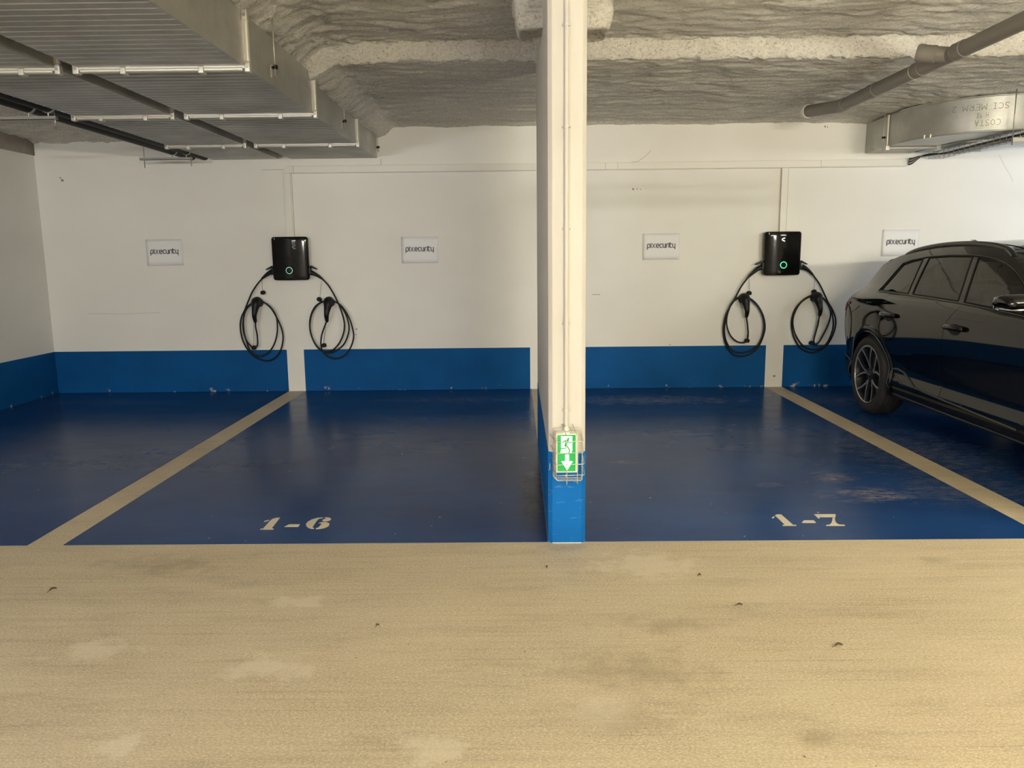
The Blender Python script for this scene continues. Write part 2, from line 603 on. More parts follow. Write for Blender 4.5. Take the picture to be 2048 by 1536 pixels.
def fbm(x, y, oct=4, seed=0, gain=0.5):
    a, s, tot = 1.0, 0.0, 0.0
    for k in range(oct):
        s = s + a * vnoise(x * 2 ** k + 17.3 * k, y * 2 ** k + 5.1 * k, seed + k)
        tot += a
        a *= gain
    return s / tot


build_materials()

# ------------------------------------------------------------------ the room shell
XL, XR, YB = -5.465, 14.0, -12.0
PX0, PX1, PY0, PY1 = 0.154, 0.352, 4.09, 6.45      # the pier
BLUE_H = 0.493

floor = structure(obj('floor', MB().box(XL - 0.2, XR + 0.2, YB - 0.2, D + 0.2, -0.2, 0.0), 'beige_floor'))
# blue painted bays, with the beige floor showing between them as lines
G1, G2, G3 = (-2.725, -2.524), (0.148, 0.350), (2.884, 3.089)
YF = 4.105
BAYS = [(XL, G1[0]), (G1[1], G2[0]), (G2[1], G3[0]), (G3[1], 5.62), (5.82, 8.4), (8.6, 11.2), (11.4, XR)]
for i, (x0, x1) in enumerate(BAYS):
    o = obj('painted_bay', MB().box(x0, x1, YF, D, 0.0, 0.002), 'blue_floor', floor)

back = structure(obj('wall_back', MB().box(XL - 0.2, XR + 0.2, D, D + 0.2, 0, 3.4), 'wall_paint'))
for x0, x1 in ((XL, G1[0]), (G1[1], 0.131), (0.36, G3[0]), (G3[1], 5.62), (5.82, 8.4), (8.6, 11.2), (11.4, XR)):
    obj('blue_band', MB().box(x0, x1, D - 0.003, D, 0.0, BLUE_H), 'blue_wall_shaded', back)
left = structure(obj('wall_left', MB().box(XL - 0.2, XL, YB, D, 0, 3.4), 'wall_paint'))
obj('blue_band', MB().box(XL, XL + 0.003, YF, D - 0.003, 0.0, BLUE_H), 'blue_wall_shaded', left)
obj('bare_band', MB().box(XL, XL + 0.012, 3.0, D, 2.727, 3.2), 'bare_render', left)
right = structure(obj('wall_right', MB().box(XR, XR + 0.2, YB, D, 0, 3.4), 'wall_paint'))
front = structure(obj('wall_front', MB().box(XL - 0.2, XR + 0.2, YB - 0.2, YB, 0, 3.4), 'wall_paint'))


def crack(pts, w, parent, mat='crack'):
    mb = MB()
    mb.ribbon([(p.x, p.z) for p in [at(u, v, y=D) for u, v in pts]], w, lambda a, b: (a, D - 0.0015, b))
    obj('crack', mb, mat, parent)


crack([(1259, 325), (1266, 324), (1276, 323), (1290, 313), (1302, 301)], 0.0045, back)
crack([(1185, 589), (1200, 589)], 0.008, back)
crack([(524, 340), (566, 339)], 0.005, back)
crack([(762, 318), (762, 331)], 0.006, back)
crack([(176, 627), (250, 628), (320, 625)], 0.0028, back)
crack([(1998, 310), (2008, 330), (2020, 350), (2026, 364)], 0.003, back)
random.seed(4)
for u, v, r in ((121, 356, 0.012), (125, 361, 0.018), (78, 272, 0.02), (76, 281, 0.018), (1266, 378, 0.014), (1274, 378, 0.008), (1281, 379, 0.008), (1650, 253, 0.012), (1655, 254, 0.008),
                (1004, 251, 0.008), (1548, 752, 0.016), (1340, 689, 0.010), (713, 658, 0.012), (712, 669, 0.008)):
    p = at(u, v, y=D)
    pts = [(p.x + r * math.cos(a) * random.uniform(0.6, 1.1), D - 0.0015, p.z + r * math.sin(a) * random.uniform(0.6, 1.1)) for a in [k * PI / 4 for k in range(8)]]
    obj('stain', MB().add(pts, [tuple(range(8))]), 'bare_render', back)

# pier ------------------------------------------------------------
c = 0.022


def pier_outline(e, ch):
    return [(PX0 - e + ch, PY0 - e), (PX1 + e - ch, PY0 - e), (PX1 + e, PY0 - e + ch), (PX1 + e, PY1 + e), (PX0 - e, PY1 + e), (PX0 - e, PY0 - e + ch)]


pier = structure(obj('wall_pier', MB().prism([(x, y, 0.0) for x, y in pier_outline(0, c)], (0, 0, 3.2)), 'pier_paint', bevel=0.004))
obj('blue_base', MB().prism([(x, y, 0.0) for x, y in pier_outline(0.002, c)], (0, 0, 0.51)), 'blue_pier_lit', pier)
obj('chipped_plaster', MB().prism([(x, y, 0.0) for x, y in pier_outline(0.006, c * 1.3)][:2] + [(PX1 + 0.004, PY0 + 0.03, 0), (PX0 - 0.004, PY0 + 0.03, 0)], (0, 0, 0.004)), 'plaster_white', pier)

# ceiling of sprayed fibre: a step at Y = 6.25, coves along the duct ----------------
def ceiling_height(X, Y):
    edge = 6.23 + 0.05 * (fbm(X * 2.2, Y * 0 + 3.3, 3, 5) - 0.5)
    t = np.clip((Y - edge + 0.035) / 0.07, 0, 1)
    t = t * t * (3 - 2 * t)
    z = 3.15 * (1 - t) + 3.012 * t
    # insulation run down onto the duct side and over its top
    k = np.clip((X + 1.34) / -0.23, 0, 1)
    k = k * k * (3 - 2 * k) * t
    z = z - k * 0.12
    k2 = np.clip((X + 1.30) / -0.34, 0, 1) * (1 - t)
    z = z - k2 * k2 * 0.16
    # the same over the elbow duct
    kr = np.clip((X - 3.55) / 0.45, 0, 1) * np.clip((Y - 7.05) / 0.5, 0, 1)
    z = z - kr * kr * 0.045
    # slight sag at the walls
    z = z - 0.03 * np.clip((Y - 8.95) / 0.17, 0, 1) ** 2
    z = z + (fbm(X * 1.4, Y * 2.6, 3, 1) - 0.5) * 0.035 + (fbm(X * 6, Y * 17, 4, 2, 0.65) - 0.5) * 0.040
    rough = np.clip((X + 0.95) / -0.6, 0, 1) * (1 - 0.5 * t)
    z = z + (fbm(X * 13, Y * 13, 3, 8, 0.6) - 0.5) * 0.10 * rough
    face = np.exp(-((Y - edge) / 0.06) ** 2)
    z = z + (fbm(X * 22, Y * 30, 3, 9, 0.7) - 0.5) * 0.085 * face
    return z


def height_grid(xs, ys):
    X, Y = np.meshgrid(xs, ys)
    Z = ceiling_height(X, Y)
    # push the step face about a little so that it is not a clean curtain
    Yd = Y + (fbm(X * 16, Y * 16, 3, 12, 0.7) - 0.5) * 0.045
    h, w = X.shape
    v = np.stack([X, Yd, Z], -1).reshape(-1, 3)
    i = np.arange(h * w).reshape(h, w)
    f = np.stack([i[:-1, :-1], i[1:, :-1], i[1:, 1:], i[:-1, 1:]], -1).reshape(-1, 4)
    return v, f


def np_obj(name, v, f, mat, parent=None):
    me = bpy.data.meshes.new(name)
    me.from_pydata(v.tolist(), [], f.tolist())
    me.materials.append(MATS[mat])
    me.polygons.foreach_set('use_smooth', [True] * len(me.polygons))
    o = bpy.data.objects.new(name, me)
    COL.objects.link(o)
    if parent:
        o.parent = parent
    return o


ys = np.concatenate([np.arange(2.6, 6.10, 0.022), np.arange(6.10, 6.36, 0.009), np.arange(6.36, D + 0.06, 0.022)])
v, f = height_grid(np.arange(XL - 0.02, 7.6, 0.028), ys)
ceil = structure(np_obj('ceiling', v, f, 'sprayed_fibre'))
mb = MB()
mb.box(XL - 0.2, XR + 0.2, YB - 0.2, 2.7, 3.14, 3.35)
mb.box(7.5, XR + 0.2, 2.7, 6.25, 3.14, 3.35)
mb.box(7.5, XR + 0.2, 6.25, D + 0.2, 3.0, 3.35)
mb.box(XL - 0.2, 7.5, 2.7, D + 0.2, 3.30, 3.35)
obj('slab', mb, 'sprayed_fibre', ceil)


def lump():
    """fibre sprayed thickly round the pier head"""
    n, mrow = 34, 22
    rows = []
    for j in range(mrow + 1):
        t = j / mrow
        z = 3.17 - 0.335 * t
        row = []
        for k in range(n * 4):
            a = k / (n * 4)
            e = int(a * 4)
            q = a * 4 - e
            hx, hy = 0.295 - 0.045 * t ** 3, 0.20 - 0.05 * t ** 2
            x, y = [(-hx + 2 * hx * q, -hy), (hx, -hy + 2 * hy * q), (hx - 2 * hx * q, hy), (-hx, hy - 2 * hy * q)][e]
            # round the corners
            r = 0.05
            lx, ly = max(abs(x) - (hx - r), 0), max(abs(y) - (hy - r), 0)
            d = math.hypot(lx, ly)
            if d > r:
                x = math.copysign(hx - r + lx / d * r, x)
                y = math.copysign(hy - r + ly / d * r, y)
            row.append((0.277 + x, 4.95 + y, z))
        rows.append(row)
    A = np.array(rows)
    nz = (fbm(A[..., 0] * 11 + A[..., 1] * 7, A[..., 2] * 11, 4, 21, 0.6) - 0.5) * 0.06
    cx = A - np.array([0.277, 4.95, 3.0])
    ln = np.linalg.norm(cx[..., :2], axis=-1, keepdims=True)
    A[..., :2] += cx[..., :2] / ln * nz[..., None]
    A[-1, :, 2] += 0.012
    h, w = A.shape[:2]
    A = np.concatenate([A, A[:, :1]], 1)
    # close the underside, rising towards the back
    last = A[-1]
    cen = last.mean(0)
    rowsb = [last]
    for q in (0.8, 0.5, 0.2, 0.0):
        rr = cen + (last - cen) * q
        rr[:, 2] = cen[2] + (rr[:, 1] - 4.8) * 0.35 + (fbm(rr[:, 0] * 12, rr[:, 1] * 12, 3, 4) - 0.5) * 0.04 - 0.01
        rowsb.append(rr)
    mb = MB()
    mb.grid([list(map(tuple, r)) for r in A] + [list(map(tuple, r)) for r in rowsb[1:]])
    return mb


obj('fibre_lump', lump(), 'sprayed_fibre', ceil, smooth=True)

# ------------------------------------------------------------------ luminaires
for i, (x, y, z, ln, colr, st) in enumerate(LAMPS):
    mtn = 'tube_light.%d' % i
    principled(mtn, (0.9, 0.9, 0.9), 0.4, emit=colr, estr=st)
    lbl = ['warm white tube luminaire over the aisle opposite bay 1-7', 'warm white tube luminaire over the aisle beyond the car', 'dimmer tube luminaire over the aisle by the side wall',
           'warm tube luminaire far across the garage', 'added cool white tube standing in for daylight beyond the elbow duct'][i]
    t = thing('tube_luminaire', (x, y, 3.14 if i != 4 else 3.0), lbl, 'lamp', 'ceiling luminaires')
    top = 3.14 if i != 4 else 3.0
    obj('housing', MB().box(x - ln / 2 - 0.03, x + ln / 2 + 0.03, y - 0.025, y + 0.025, z + 0.05, z + 0.085), 'lamp_shell', t, bevel=0.006)
    obj('tube', MB().tube([(x - ln / 2, y, z), (x + ln / 2, y, z)], 0.032, 14), mtn, t, smooth=True, angle=40)
    for e in (-1, 1):
        obj('tube_holder', MB().box(x + e * (ln / 2 + 0.015) - 0.013, x + e * (ln / 2 + 0.015) + 0.013, y - 0.03, y + 0.03, z - 0.035, z + 0.051), 'lamp_shell', t, bevel=0.004)
    for e in (-0.3, 0.3):
        obj('hanger', MB().tube([(x + e * ln, y, z + 0.085), (x + e * ln, y, top)], 0.006, 8), 'zinc_rod', t)

# ------------------------------------------------------------------ twin ventilation ducts
ZD0, ZD1 = 2.657, 2.957


def duct_section(y0, y1, x0, x1):
    """sheet metal box whose underside carries pressed beads"""
    mb = MB()
    n = int(round((y1 - y0) / 0.085))
    prof = []
    for k in range(n + 1):
        yy = y0 + (y1 - y0) * k / n
        if 0 < k < n:
            prof += [(yy - 0.006, ZD0), (yy - 0.001, ZD0 - 0.0035), (yy + 0.006, ZD0)]
        else:
            prof.append((yy, ZD0))
    mb.grid([[(x0, a, b) for a, b in prof], [(x0 + 0.03, a, b) for a, b in prof], [(x1 - 0.03, a, b) for a, b in prof], [(x1, a, ZD0) for a, b in prof]])
    mb.add([(x1, y0, ZD0), (x1, y1, ZD0), (x1, y1, ZD1), (x1, y0, ZD1)], [(0, 1, 2, 3)])
    mb.add([(x0, y0, ZD0), (x0, y1, ZD0), (x0, y1, ZD1), (x0, y0, ZD1)], [(0, 1, 2, 3)])
    mb.add([(x0, y0, ZD1), (x0, y1, ZD1), (x1, y1, ZD1), (x1, y0, ZD1)], [(0, 1, 2, 3)])
    return mb


FLY = [1.6, 3.2, 4.79, 6.33, 7.96]


def straight_duct(x0, x1, label, hang):
    t = thing('ventilation_duct', ((x0 + x1) / 2, 5, ZD0), label, 'duct', 'twin ventilation ducts')
    cuts = [0.0] + FLY + [D - 0.002]
    for a, b in zip(cuts, cuts[1:]):
        obj('duct_section', duct_section(a, b, x0, x1), 'galvanised', t)
    for y in FLY:
        e = 0.030
        mb = MB()
        mb.tube([(x0 + 0.01, y, ZD0 - 0.016), (x1 - 0.01, y, ZD0 - 0.016)], 0.019, 10, flat=0.8)
        mb.box(x0 - 0.005, x1 + 0.005, y - 0.016, y + 0.016, ZD0 - 0.014, ZD0 + 0.002)
        fl = obj('flange', mb, 'galvanised_bar', t, smooth=True, angle=50)
        for xs, sg in ((x1, 1), (x0, -1)):
            mb = MB()
            mb.tube([(xs + sg * 0.016, y, ZD0 + 0.02), (xs + sg * 0.016, y, ZD1 - 0.012)], 0.019, 10, flat=0.8)
            mb.box(min(xs, xs + sg * 0.014), max(xs, xs + sg * 0.014), y - 0.016, y + 0.016, ZD0, ZD1)
            obj('upright', mb, 'galvanised_bar', fl, smooth=True, angle=50)
            for zz in (ZD0 - 0.012, ZD1 - 0.028):
                mb = MB().box(xs + sg * 0.034 - 0.034, xs + sg * 0.034 + 0.0, y - 0.021, y + 0.021, zz - 0.024, zz + 0.036) if sg > 0 else MB().box(xs - 0.034, xs + 0.004, y - 0.021, y + 0.021, zz - 0.024, zz + 0.036)
                obj('corner_plate', mb, 'galvanised_bar', fl, bevel=0.006)
                mb = MB()
                mb.lathe([(0.009, 0), (0.009, 0.006)], (xs + sg * 0.016, y - 0.021, zz + 0.006), (0, -1, 0), (0, 0, 1), 6)
                obj('bolt', mb, 'zinc_rod', fl)
        for q in (0.27, 0.74):
            xx = x0 + (x1 - x0) * q
            obj('clamp', MB().box(xx - 0.016, xx + 0.016, y - 0.026, y + 0.026, ZD0 - 0.040, ZD0 - 0.002), 'galvanised_bar', fl, bevel=0.004)
    if hang:
        for y in (2.45, 5.30, 7.35, 9.06):
            mb = MB()
            mb.box(x1 + 0.001, x1 + 0.030, y - 0.018, y + 0.018, ZD0 + 0.115, ZD0 + 0.119)
            mb.box(x1 + 0.001, x1 + 0.005, y - 0.018, y + 0.018, ZD0 + 0.045, ZD0 + 0.119)
            h = obj('hanger_bracket', mb, 'galvanised_bar', t)
            obj('hanger_rod', MB().tube([(x1 + 0.024, y, ZD0 + 0.055), (x1 + 0.024, y, 3.15 if y < 6.2 else 3.0)], 0.0042, 8), 'galvanised_bar', h, smooth=True)
            obj('rubber_mount', MB().lathe([(0.018, 0), (0.020, 0.006), (0.018, 0.022)], (x1 + 0.024, y, ZD0 + 0.100), (0, 0, 1), (1, 0, 0), 14), 'rubber_black', h, smooth=True, angle=40)
            obj('ceiling_anchor', MB().lathe([(0.012, 0), (0.012, 0.02)], (x1 + 0.024, y, 3.10 if y < 6.2 else 2.95), (0, 0, 1), (1, 0, 0), 10), 'galvanised_bar', h)
    return t


straight_duct(-2.550, -1.580, 'wide galvanised duct with hanger rods beside the sprayed ceiling', True)
straight_duct(-3.430, -2.690, 'narrower galvanised duct next to the black pipes', False)

# black pipes and their trapeze brackets
for x, lbl in ((-3.532, 'black pipe hung close against the narrower duct'), (-3.680, 'black pipe hung on the side toward the side wall')):
    t = thing('black_pipe', (x, 5, 2.70), lbl, 'pipe', 'black pipes')
    obj('pipe_run', MB().tube([(x, 0.5, 2.705), (x, D - 0.001, 2.705)], 0.052, 20), 'pipe_black', t, smooth=True, angle=40)
    for y in (3.6, 6.13, 8.62):
        mb = MB()
        mb.lathe([(0.053, -0.012), (0.057, -0.012), (0.057, 0.012), (0.053, 0.012)], (x, y, 2.705), (0, 1, 0), (0, 0, 1), 20, caps=False)
        mb.tube([(x, y, 2.655), (x, y, 2.625)], 0.006, 8)
        obj('pipe_clamp', mb, 'zinc_rod', t, smooth=True, angle=40)
for y, lbl in ((3.6, 'strut bracket with threaded rods over the aisle end of the black pipes'), (6.13, 'strut bracket with threaded rods under the middle of the black pipes'), (8.62, 'strut bracket with threaded rods at the wall end of the black pipes')):
    t = thing('trapeze_bracket', (-3.70, y, 2.6), lbl, 'bracket', 'pipe brackets')
    mb = MB()
    mb.box(-4.03, -3.47, y - 0.016, y + 0.016, 2.600, 2.604)
    mb.box(-4.03, -3.47, y - 0.016, y - 0.013, 2.600, 2.626)
    mb.box(-4.03, -3.47, y + 0.013, y + 0.016, 2.600, 2.626)
    obj('strut', mb, 'zinc_rod', t)
    for x in (-3.985, -3.515):
        obj('threaded_rod', MB().tube([(x + (0.0 if x < -3.6 else 0.0), y, 2.52), (x, y, 3.0 if y > 6.2 else 3.14)] if x < -3.6 else [(x + 0.03, y, 2.53), (x + 0.03, y, 2.66)], 0.0042, 8), 'zinc_rod', t, smooth=True)

# ------------------------------------------------------------------ elbow ducts at the other end
def swept_rect(path, w, z0, z1):
    """path: list of (point, outward normal); outer face on the path, inner w further in"""
    o = [(p[0], p[1]) for p, n in path]
    i = [(p[0] - n[0] * w, p[1] - n[1] * w) for p, n in path]
    mb = MB()
    mb.grid([[(a, b, z0) for a, b in o], [(a, b, z1) for a, b in o]])
    mb.grid([[(a, b, z0) for a, b in i], [(a, b, z1) for a, b in i]])
    mb.grid([[(a, b, z0) for a, b in o], [(a, b, z0) for a, b in i]])
    mb.grid([[(a, b, z1) for a, b in o], [(a, b, z1) for a, b in i]])
    return mb


EC = Vector((4.70, 8.30, 0))
ER = 0.80


def elbow_path(cx, cy, r, x_end, n=28):
    out = [((cx - r, D - 0.001), (-1, 0)), ((cx - r, cy + 0.02), (-1, 0))]
    for k in range(n + 1):
        a = PI + PI / 2 * k / n
        out.append(((cx + r * math.cos(a), cy + r * math.sin(a)), (math.cos(a), math.sin(a))))
    out.append(((x_end, cy - r), (0, -1)))
    return out


t = thing('elbow_duct', (4.4, 8.3, 2.64), 'galvanised elbow duct with handwriting on its curved side', 'duct')
pth = elbow_path(EC.x, EC.y, ER, 9.0)
obj('elbow', swept_rect(pth, 0.50, 2.645, 2.965), 'galvanised', t, smooth=True, angle=40)
# standing seam along the lower and upper edge
for zz in (2.649, 2.961):
    mb = MB()
    mb.tube([(p[0] + n[0] * 0.006, p[1] + n[1] * 0.006, zz) for p, n in pth[1:]], 0.0075, 8)
    obj('seam', mb, 'galvanised', t, smooth=True)
mb = MB()
yj = 8.56
mb.tube([(EC.x - ER - 0.014, yj, 2.64), (EC.x - ER - 0.014, yj, 2.965)], 0.017, 10)
mb.tube([(EC.x - ER - 0.012, yj, 2.630), (EC.x - ER + 0.53, yj, 2.630)], 0.017, 10)
fl = obj('flange', mb, 'galvanised_bar', t, smooth=True, angle=50)
obj('corner_plate', MB().box(EC.x - ER - 0.034, EC.x - ER + 0.012, yj - 0.02, yj + 0.02, 2.606, 2.660), 'galvanised_bar', fl, bevel=0.006)
obj('corner_plate', MB().box(EC.x - ER + 0.50, EC.x - ER + 0.545, yj - 0.02, yj + 0.02, 2.606, 2.655), 'galvanised_bar', fl, bevel=0.006)
for s in (0.0, 0.16):
    a = PI + 0.44 + s * 0.5
    p = Vector((EC.x + (ER + 0.008) * math.cos(a), EC.y + (ER + 0.008) * math.sin(a), 2.655))
    obj('clip', MB().box(p.x - 0.009, p.x + 0.009, p.y - 0.009, p.y + 0.009, 2.636, 2.676), 'galvanised_bar', t, bevel=0.005)
h = obj('hanger_rod', MB().tube([(EC.x - ER - 0.045, yj + 0.02, 2.60), (EC.x - ER - 0.045, yj + 0.02, 2.99)], 0.0045, 8), 'galvanised_bar', t, smooth=True)
obj('rubber_mount', MB().lathe([(0.018, 0), (0.018, 0.02)], (EC.x - ER - 0.045, yj + 0.02, 2.73), (0, 0, 1), (1, 0, 0), 12), 'rubber_black', h)

GLYPH = {
    'S': [[(.62, .88), (.4, 1), (.15, .92), (.08, .72), (.3, .55), (.55, .42), (.6, .2), (.4, .02), (.15, .03), (.02, .15)]],
    'C': [[(.65, .9), (.4, 1), (.12, .85), (0, .5), (.12, .12), (.4, 0), (.66, .12)]],
    'I': [[(.25, 0), (.25, 1)], [(.05, 0), (.45, 0)], [(.05, 1), (.45, 1)]],
    'M': [[(0, 0), (.08, 1), (.4, .4), (.72, 1), (.8, 0)]],
    'E': [[(.6, 1), (0, 1), (0, 0), (.6, 0)], [(0, .5), (.5, .5)]],
    'R': [[(0, 0), (0, 1), (.5, .95), (.58, .72), (.45, .5), (0, .48), (.6, 0)]],
    '2': [[(0, .8), (.2, 1), (.5, .9), (.5, .65), (0, .02), (.6, .02)]],
    'H': [[(0, 0), (0, 1)], [(.6, 0), (.6, 1)], [(0, .5), (.6, .5)]],
    '9': [[(.55, .7), (.4, .95), (.15, .92), (.05, .68), (.2, .48), (.5, .6), (.55, .9), (.5, .3), (.35, 0)]],
    '8': [[(.3, .52), (.08, .72), (.28, .98), (.5, .75), (.3, .52), (.02, .25), (.28, 0), (.56, .25), (.3, .52)]],
    'O': [[(.35, 1), (.05, .7), (.05, .3), (.35, 0), (.65, .3), (.65, .7), (.35, 1)]],
    'T': [[(.3, 0), (.3, 1)], [(0, 1), (.62, 1)]],
    'A': [[(0, 0), (.3, 1), (.6, 0)], [(.12, .38), (.48, .38)]],
    'p': [[(0, -.48), (0, .55), (.1, .9), (.36, 1), (.62, .88), (.7, .5), (.62, .12), (.36, 0), (.02, .0)]],
    'i': [[(0, 0), (0, 1.18)]],
    'e': [[(.03, .5), (.68, .5), (.62, .86), (.35, 1), (.08, .86), (0, .5), (.08, .14), (.36, 0), (.66, .04)]],
    'c': [[(.62, .97), (.35, 1), (.08, .86), (0, .5), (.08, .14), (.36, 0), (.62, .03)]],
    'u': [[(0, 1), (0, .36), (.1, .08), (.34, 0), (.64, .0)], [(.64, 1), (.64, .0)]],
    'r': [[(0, 0), (0, .66), (.1, .93), (.46, 1)]],
    't': [[(0, 1.34), (0, .32), (.1, .06), (.46, 0)], [(0, 1), (.46, 1)]],
    'y': [[(0, 1), (0, .36), (.1, .08), (.34, 0), (.64, 0)], [(.64, 1), (.64, -.46)]],
    'x': [[(0, 1), (.22, .94), (.42, .58), (.55, .36), (.72, .06), (.95, 0)], [(0, 0), (.22, .06), (.42, .42), (.55, .64), (.72, .94), (.95, 1)]],
}


def smooth2(pts, on=True):
    if len(pts) < 4 or not on:
        return pts
    return [(p.x, p.y) for p in catmull([(a, b, 0) for a, b in pts], 4)]


def write(mb, txt, x, y, h, w, fn, gap=0.28, soft=True):
    for ch in txt:
        if ch == ' ':
            x += h * 0.75
            continue
        mx = max(p[0] for s in GLYPH[ch] for p in s)
        for s in GLYPH[ch]:
            pts = [(x + a * h, y + b * h) for a, b in smooth2(s, soft)]
            for seg in ([pts] if soft else list(zip(pts, pts[1:]))):
                mb.ribbon(seg, w, fn)
        x += (mx + gap) * h
    return x


def text_width(txt, h, gap=0.28):
    return sum(h * 0.75 if ch == ' ' else (max(p[0] for s in GLYPH[ch] for p in s) + gap) * h for ch in txt) - gap * h


def on_duct(a, b):
    """a: distance along the curved face (from its left tangent), b: height; the writing stands on its head"""
    arc = ER * PI / 2
    if a < arc:
        th = PI + a / ER
        return (EC.x + (ER + 0.002) * math.cos(th), EC.y + (ER + 0.002) * math.sin(th), b)
    return (EC.x + a - arc, EC.y - ER - 0.002, b)


for txt, u0, u1, vb, vt in (('SCI MERM 2', 2022, 1916, 203, 215), ('H 98', 1985, 1954, 221, 229), ('COSTA', 2006, 1952, 236, 250)):
    # right end (start of the upside down line) and height from the photo, on the duct's front face
    p0 = at(u0, vb, y=EC.y - ER)
    p1 = at(u1, vb, y=EC.y - ER + 0.10)
    a0 = p0.x - EC.x + ER * PI / 2
    wd = (p0.x - p1.x) * 1.08
    hgt = 0.052
    k = wd / text_width(txt, hgt)
    zt = p0.z + 0.0
    mbw = MB()
    write(mbw, txt, 0, 0, hgt, 0.0032, lambda a, b, a0=a0, zt=zt, k=k: on_duct(a0 - a * k, zt - b), soft=False)
    obj('handwriting', mbw, 'marker', t)

t2 = thing('inner_elbow_duct', (4.9, 8.6, 2.645), 'galvanised elbow duct half hidden behind the duct with handwriting', 'duct')
pth2 = elbow_path(4.76, 8.55, 0.30, 9.0, 14)
obj('elbow', swept_rect(pth2, 0.29, 2.650, 2.955), 'galvanised', t2, smooth=True, angle=40)
obj('flange', MB().tube([(4.80, 8.90, 2.640), (5.06, 8.90, 2.640)], 0.016, 10), 'galvanised_bar', t2, smooth=True, angle=50)

# ------------------------------------------------------------------ grey drain pipe
t = thing('drain_pipe', (3.03, 6.0, 2.85), 'grey plastic drain pipe with a capped branch under the ceiling', 'pipe')
PXc, PZc, PR = 3.03, 2.905, 0.054
obj('pipe_run', MB().tube([(PXc, 1.0, PZc), (PXc, 7.66, PZc)], PR, 24), 'pvc_grey', t, smooth=True, angle=40)
el = catmull([(PXc, 7.60, PZc), (PXc - 0.008, 7.72, PZc + 0.004), (PXc - 0.07, 7.86, PZc + 0.012), (PXc - 0.115, 7.99, PZc + 0.02), (PXc - 0.16, 8.12, PZc + 0.03)], 5)
obj('elbow', MB().tube(el, PR * 1.06, 24), 'pvc_grey', t, smooth=True, angle=40)
mb = MB()
d = (el[-1] - el[-4]).normalized()
mb.lathe([(PR * 1.06, -0.015), (PR * 1.22, -0.012), (PR * 1.3, 0.015), (PR * 1.1, 0.03)], el[-1] - d * 0.015, d, (0, 0, 1), 20)
obj('plaster_collar', mb, 'plaster_white', t, smooth=True, angle=40)
for y in (7.62, 6.98, 6.22, 5.66):
    obj('coupling', MB().lathe([(PR, -0.06), (PR * 1.09, -0.055), (PR * 1.09, 0.055), (PR, 0.06)], (PXc, y, PZc), (0, 1, 0), (0, 0, 1), 24), 'pvc_grey', t, smooth=True, angle=40)
    obj('glue_ring', MB().lathe([(PR * 1.095, -0.005), (PR * 1.11, -0.003), (PR * 1.11, 0.003), (PR * 1.095, 0.005)], (PXc, y + 0.055, PZc), (0, 1, 0), (0, 0, 1), 24), 'cream_trim' if y in (6.22,) else 'pvc_grey', t, smooth=True)
b0, b1 = Vector((PXc, 5.80, PZc)), at(1848, 107, z=PZc + 0.035)
bd = (b1 - b0).normalized()
br = obj('branch', MB().tube([b0, b0 + bd * 0.085, b0 + bd * 0.09, b1], [PR, PR, PR * 1.1, PR * 1.1], 24), 'pvc_grey', t, smooth=True, angle=40)
obj('end_cap', MB().lathe([(PR * 1.16, 0), (PR * 1.18, 0.03), (PR * 1.05, 0.045), (0.01, 0.047)], b1, bd, (0, 0, 1), 24), 'pvc_grey', br, smooth=True, angle=40)

# ------------------------------------------------------------------ white cable trunking
t = thing('cable_trunking', (0.9, D, 2.53), 'white plastic cable trunking along the wall with drops to both chargers', 'trunking')
TZ0, TZ1, TX0, TX1 = 2.495, 2.575, -2.636, 4.357
mb = MB()
mb.prism([(TX0, D - 0.045, TZ0 - 0.0), (TX0, D - 0.045, TZ1 - 0.05), (TX0 + 0.045, D - 0.045, TZ1), (TX1, D - 0.045, TZ1), (TX1, D - 0.045, TZ0), (TX0 + 0.085, D - 0.045, TZ0)], (0, 0.0435, 0))
run = obj('trunking_run', mb, 'trunking_white', t, bevel=0.003)
for x in (-2.52, 0.99, 1.125, 3.4):
    obj('lid_joint', MB().box(x - 0.0015, x + 0.0015, D - 0.0462, D - 0.044, TZ0, TZ1), 'bare_render', run)
obj('lid_joint', MB().box(TX0 + 0.06, TX1, D - 0.0458, D - 0.0449, TZ0 + 0.006, TZ0 + 0.008), 'bare_render', run)
for x0, x1 in ((-2.640, -2.554), (2.971, 3.053)):
    dr = obj('trunking_drop', MB().box(x0, x1, D - 0.040, D - 0.0005, 1.75, TZ0), 'trunking_white', t, bevel=0.003)
    obj('lid_edge', MB().box(x1 - 0.012, x1 - 0.010, D - 0.0412, D - 0.0398, 1.75, TZ0), 'bare_render', dr)

# ------------------------------------------------------------------ wire cable tray with cables
t = thing('wire_cable_tray', (4.62, 8.3, 2.57), 'wire mesh cable tray under the elbow ducts', 'cable tray')
tx0, tx1, tz = 4.56, 4.72, 2.575
for x, zz in ((tx0, tz + 0.05), (tx0, tz + 0.025), (tx0, tz), (tx0 + 0.053, tz), (tx0 + 0.107, tz), (tx1, tz), (tx1, tz + 0.025), (tx1, tz + 0.05)):
    obj('long_wire', MB().tube([(x, 3.0, zz), (x, 9.02, zz)], 0.0026, 6), 'zinc_rod', t, smooth=True)
cross = obj('cross_wire', MB().tube([(tx0 - 0.004, 9.0, tz + 0.06), (tx0 - 0.004, 9.0, tz - 0.004), (tx1 + 0.004, 9.0, tz - 0.004), (tx1 + 0.004, 9.0, tz + 0.06)], 0.0026, 6), 'zinc_rod', t, smooth=True)
for k in range(1, 58):
    cc = cross.copy()
    COL.objects.link(cc)
    cc.parent = t
    cc.location = (0, -0.1 * k, 0)
rodx = at(2030, 220, y=7.42).x
